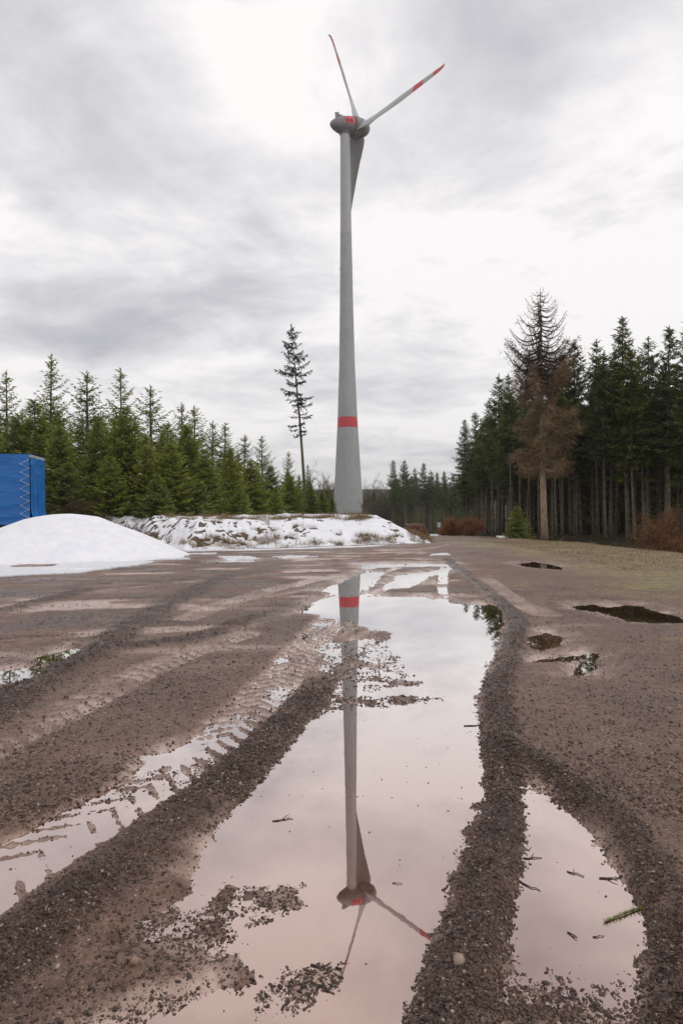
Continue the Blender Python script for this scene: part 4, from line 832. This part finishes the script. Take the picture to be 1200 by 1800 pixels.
# ------------------------------------------------------------------ log pile, sign, stake, snow-covered lumps, debris
m = Mat('cut_log'); m.col(m.ramp(m.noise(14, 4, .6, m.obj()), [(.3, (.10, .05, .03)), (.7, (.24, .13, .075))])).rough(.85); M['log'] = m.m
M['logend'] = plain('cut_wood', (.20, .105, .06), .8, .3, 8)
lx, ly = at(728, 62), 62.0; lroot = empty('log_pile', (lx, ly, float(terrain(lx, ly)))); tag(lroot, 'low pile of reddish cut logs at the right end of the snowy bank', 'log pile')
rs = np.random.default_rng(3)
for row in range(4):
    for j in range(8 - row):
        r = rs.uniform(.12, .17); xx = -1.1 + j * .31 + row * .16; zz_ = .14 + row * .27
        V, Fc = tube([(xx, -1.2 + rs.uniform(-.15, .15), zz_), (xx, 1.2, zz_)], r, 9); o = mesh_obj('log', V, Fc, [M['log'], M['logend']], lroot, mi=[0] * (len(Fc) - 2) + [1, 1])
sx, sy = at(771, 95), 95.0; sroot = empty('sign_board', (sx, sy, float(terrain(sx, sy)))); tag(sroot, 'small white sign board on a post at the road bend', 'sign')
V, Fc = box(-.035, .035, -.035, .035, 0, 1.1); mesh_obj('post', V, Fc, M['grey_metal'], sroot)
V, Fc = box(-.24, .24, -.06, -.038, .95, 1.6); mesh_obj('board', V, Fc, M['white_paint'], sroot)
def surf(x, Y): return float(terrain(x, Y)) + .05
x, Yd = at(359, 28.6), 28.6; V, Fc = tube([(0, 0, -.2), (.01, 0, .22), (.03, 0, .50)], [.022, .02, .018], 6); o = mesh_obj('wooden_stake', V, Fc, M['bark']); o.location = (x, Yd, surf(x, Yd)); tag(o, 'thin dark stake standing in the snowy bank slope', 'stake')
def lump_obj(name, px, Yd, sx, sy, sz, label, rot=0, dz=.05, seed=1):
    uu = np.linspace(0, math.pi, 12); vv = np.linspace(0, 2 * math.pi, 18, endpoint=False); UU, VV = np.meshgrid(uu, vv); X_ = np.sin(UU) * np.cos(VV); Y_ = np.sin(UU) * np.sin(VV); Z_ = np.cos(UU)
    k_ = 1 + .22 * fbm(X_ * 2 + seed, Y_ * 2 + Z_, 1, 3, seed); i_ = np.arange(UU.size).reshape(UU.shape); n_ = np.roll(i_, -1, axis=0)
    x = at(px, Yd); o = mesh_obj(name, np.stack([X_ * k_ * sx, Y_ * k_ * sy, Z_ * k_ * sz], -1).reshape(-1, 3), np.stack([i_[:, :-1], i_[:, 1:], n_[:, 1:], n_[:, :-1]], -1).reshape(-1, 4), M['snow'], smooth_=True)
    o.location = (x, Yd, surf(x, Yd) + dz - .09); o.rotation_euler = (0, rot, 0); tag(o, label, 'snow lump', 'snow-covered lumps on the bank', 'thing')
lump_obj('snow_lump', 486, 31.0, .38, .3, .17, 'snow-capped clump at the bank top, left of the tower', seed=2)
lump_obj('snow_lump', 160, 32, .55, .3, .16, 'snow-covered branch heap behind the snow heap crest', -.35, .15, 3)
lump_obj('snow_lump', 205, 32.5, .45, .3, .15, 'snow-covered stones right of the branch heap', 0, .1, 4)
#lump_obj('snow_lump', 523, 33, .34, .16, .09, 'long snow cap lying slanted on a low spruce branch', .5, .75, 5)
lump_obj('snow_lump', 427, 32, .4, .3, .15, 'snow-covered lump under the young spruces, left of the capped clump', 0, .15, 6)
# twigs in the puddles
def twig(px0, py0, px1, py1, r, label, side=None, grp='twigs lying in the puddles'):
    a, b = P(px0, py0), P(px1, py1); c_ = ((a[0] + b[0]) / 2, (a[1] + b[1]) / 2); rs = np.random.default_rng(int(px0)); pts = []
    for i in range(6): t = i / 5; pts.append((a[0] + (b[0] - a[0]) * t - c_[0] + rs.normal(0, .0025), a[1] + (b[1] - a[1]) * t - c_[1] + rs.normal(0, .004), .0005 + .0018 * math.sin(t * 3)))
    parts = [tube(pts, [r * (1 - .11 * i) for i in range(6)], 5)]
    if side:
        p = pts[2]; parts.append(tube([p, (p[0] + side[0] * .6, p[1] + side[1] * .6, p[2] + .004), (p[0] + side[0], p[1] + side[1], p[2] + .003)], [r * .7, r * .5, r * .3], 5))
    V, Fc = merge(parts); o = mesh_obj('twig', V, Fc, M['twigwood'], smooth_=True); o.location = (c_[0], c_[1], .001); tag(o, label, 'twig', grp)
twig(995, 1533, 1028, 1541, .0028, 'short dark twig in the right puddle, left of the forked one', (.01, .03))
twig(1050, 1545, 1090, 1543, .0035, 'forked dark twig in the right puddle near its right shore', (.03, -.03))
twig(912, 1552, 950, 1566, .003, 'dark twig lying slanted at the left shore of the right puddle')
twig(920, 1510, 952, 1508, .003, 'dark twig near the top left shore of the right puddle', (.02, .03))
twig(996, 1640, 1012, 1647, .003, 'tiny forked twig below the green sprig in the right puddle', (.012, -.025))
twig(1040, 1647, 1060, 1645, .0022, 'thin straight twig right of the tiny forked one')
twig(480, 1443, 515, 1440, .003, 'dark twig floating in the left part of the main puddle', (.03, .05))
twig(530, 1552, 540, 1558, .0025, 'very short twig in the middle of the main puddle')
twig(545, 1695, 600, 1720, .004, 'long crooked twig in the mud at the bottom of the main puddle', (.03, .03))
twig(548, 1728, 585, 1746, .003, 'twig stuck in the mud bar at the bottom of the main puddle', (.02, -.02))
twig(815, 1277, 848, 1275, .0045, 'dark twig at the right shore of the main puddle by the gravel ridge')
twig(777, 1565, 790, 1555, .003, 'short twig at the gravel ridge between the two puddles')
twig(690, 1552, 706, 1554, .002, 'tiny twig right of the mirrored tower')
def sprig():
    a, b = Vector((*P(1062, 1622), .001)), Vector((*P(1128, 1596), .003)); c_ = (a + b) / 2; root = empty('spruce_sprig', tuple(c_)); root.location.z = 0.001
    V, Fc = tube([a - c_ + Vector((0, 0, .0015)), Vector((0, 0, .003)), b - c_ + Vector((0, 0, .0015))], [.0016, .002, .0028], 5); mesh_obj('stem', V, Fc, M['twigwood'], root)
    rs = np.random.default_rng(9); t = rs.uniform(0, 1, 260); p = np.outer(1 - t, np.array(a - c_)) + np.outer(t, np.array(b - c_)); p[:, 2] = .003; d_ = np.array(a - b); d_ /= np.linalg.norm(d_)
    dirs = d_ * .6 + rs.normal(0, .6, (260, 3)); dirs[:, 2] = np.abs(dirs[:, 2]) * .6; T = tris(p, dirs, .016, .0022, rs); S = np.repeat(rs.uniform(.3, 1, 260), 3)
    mesh_obj('needles', T, np.arange(len(T)).reshape(-1, 3), M['young'], root, attrs={'S': np.stack([S] * 3 + [np.ones(len(S))], -1)}); tag(root, 'green spruce sprig floating near the right shore of the right puddle', 'sprig')
sprig()
def rock(px, py, s, label, col_=.97):
    x, Yr = P(px, py, .05); V, Fs, _ = scatter_stones(np.array([0.]), np.array([0.]), np.array([0.]), np.array([s]), ico_v, ico_f)
    o = mesh_obj('stone', V, Fs, M['stone'], attrs={'S': np.tile([col_, col_, col_, 1], (len(V), 1))}); o.location = (x, Yr, float(ground_z(x, Yr)[0]) + s * .25); tag(o, label, 'stone')
rock(806, 1697, .022, 'palest larger stone on the gravel ridge between the puddles')
rock(236, 1690, .024, 'flat pale stone in the mud left of the main puddle', .96)
rock(437, 1400 + 155, .02, 'round stone at the muddy left shore of the main puddle', .8)

# ------------------------------------------------------------------ air
hm = bpy.data.materials.new('haze_air'); hm.use_nodes = True; hn = hm.node_tree.nodes; hn.clear()
pv = hn.new('ShaderNodeVolumePrincipled'); pv.inputs['Color'].default_value = (.95, .97, 1, 1); pv.inputs['Density'].default_value = .0002; pv.inputs['Anisotropy'].default_value = .2
ho = hn.new('ShaderNodeOutputMaterial'); hm.node_tree.links.new(pv.outputs[0], ho.inputs['Volume'])
V, Fc = box(-5600, 5600, -5600, 5600, -30, 215); tag(mesh_obj('haze', V, Fc, hm), kind='stuff')
sc.cycles.volume_bounces = 1
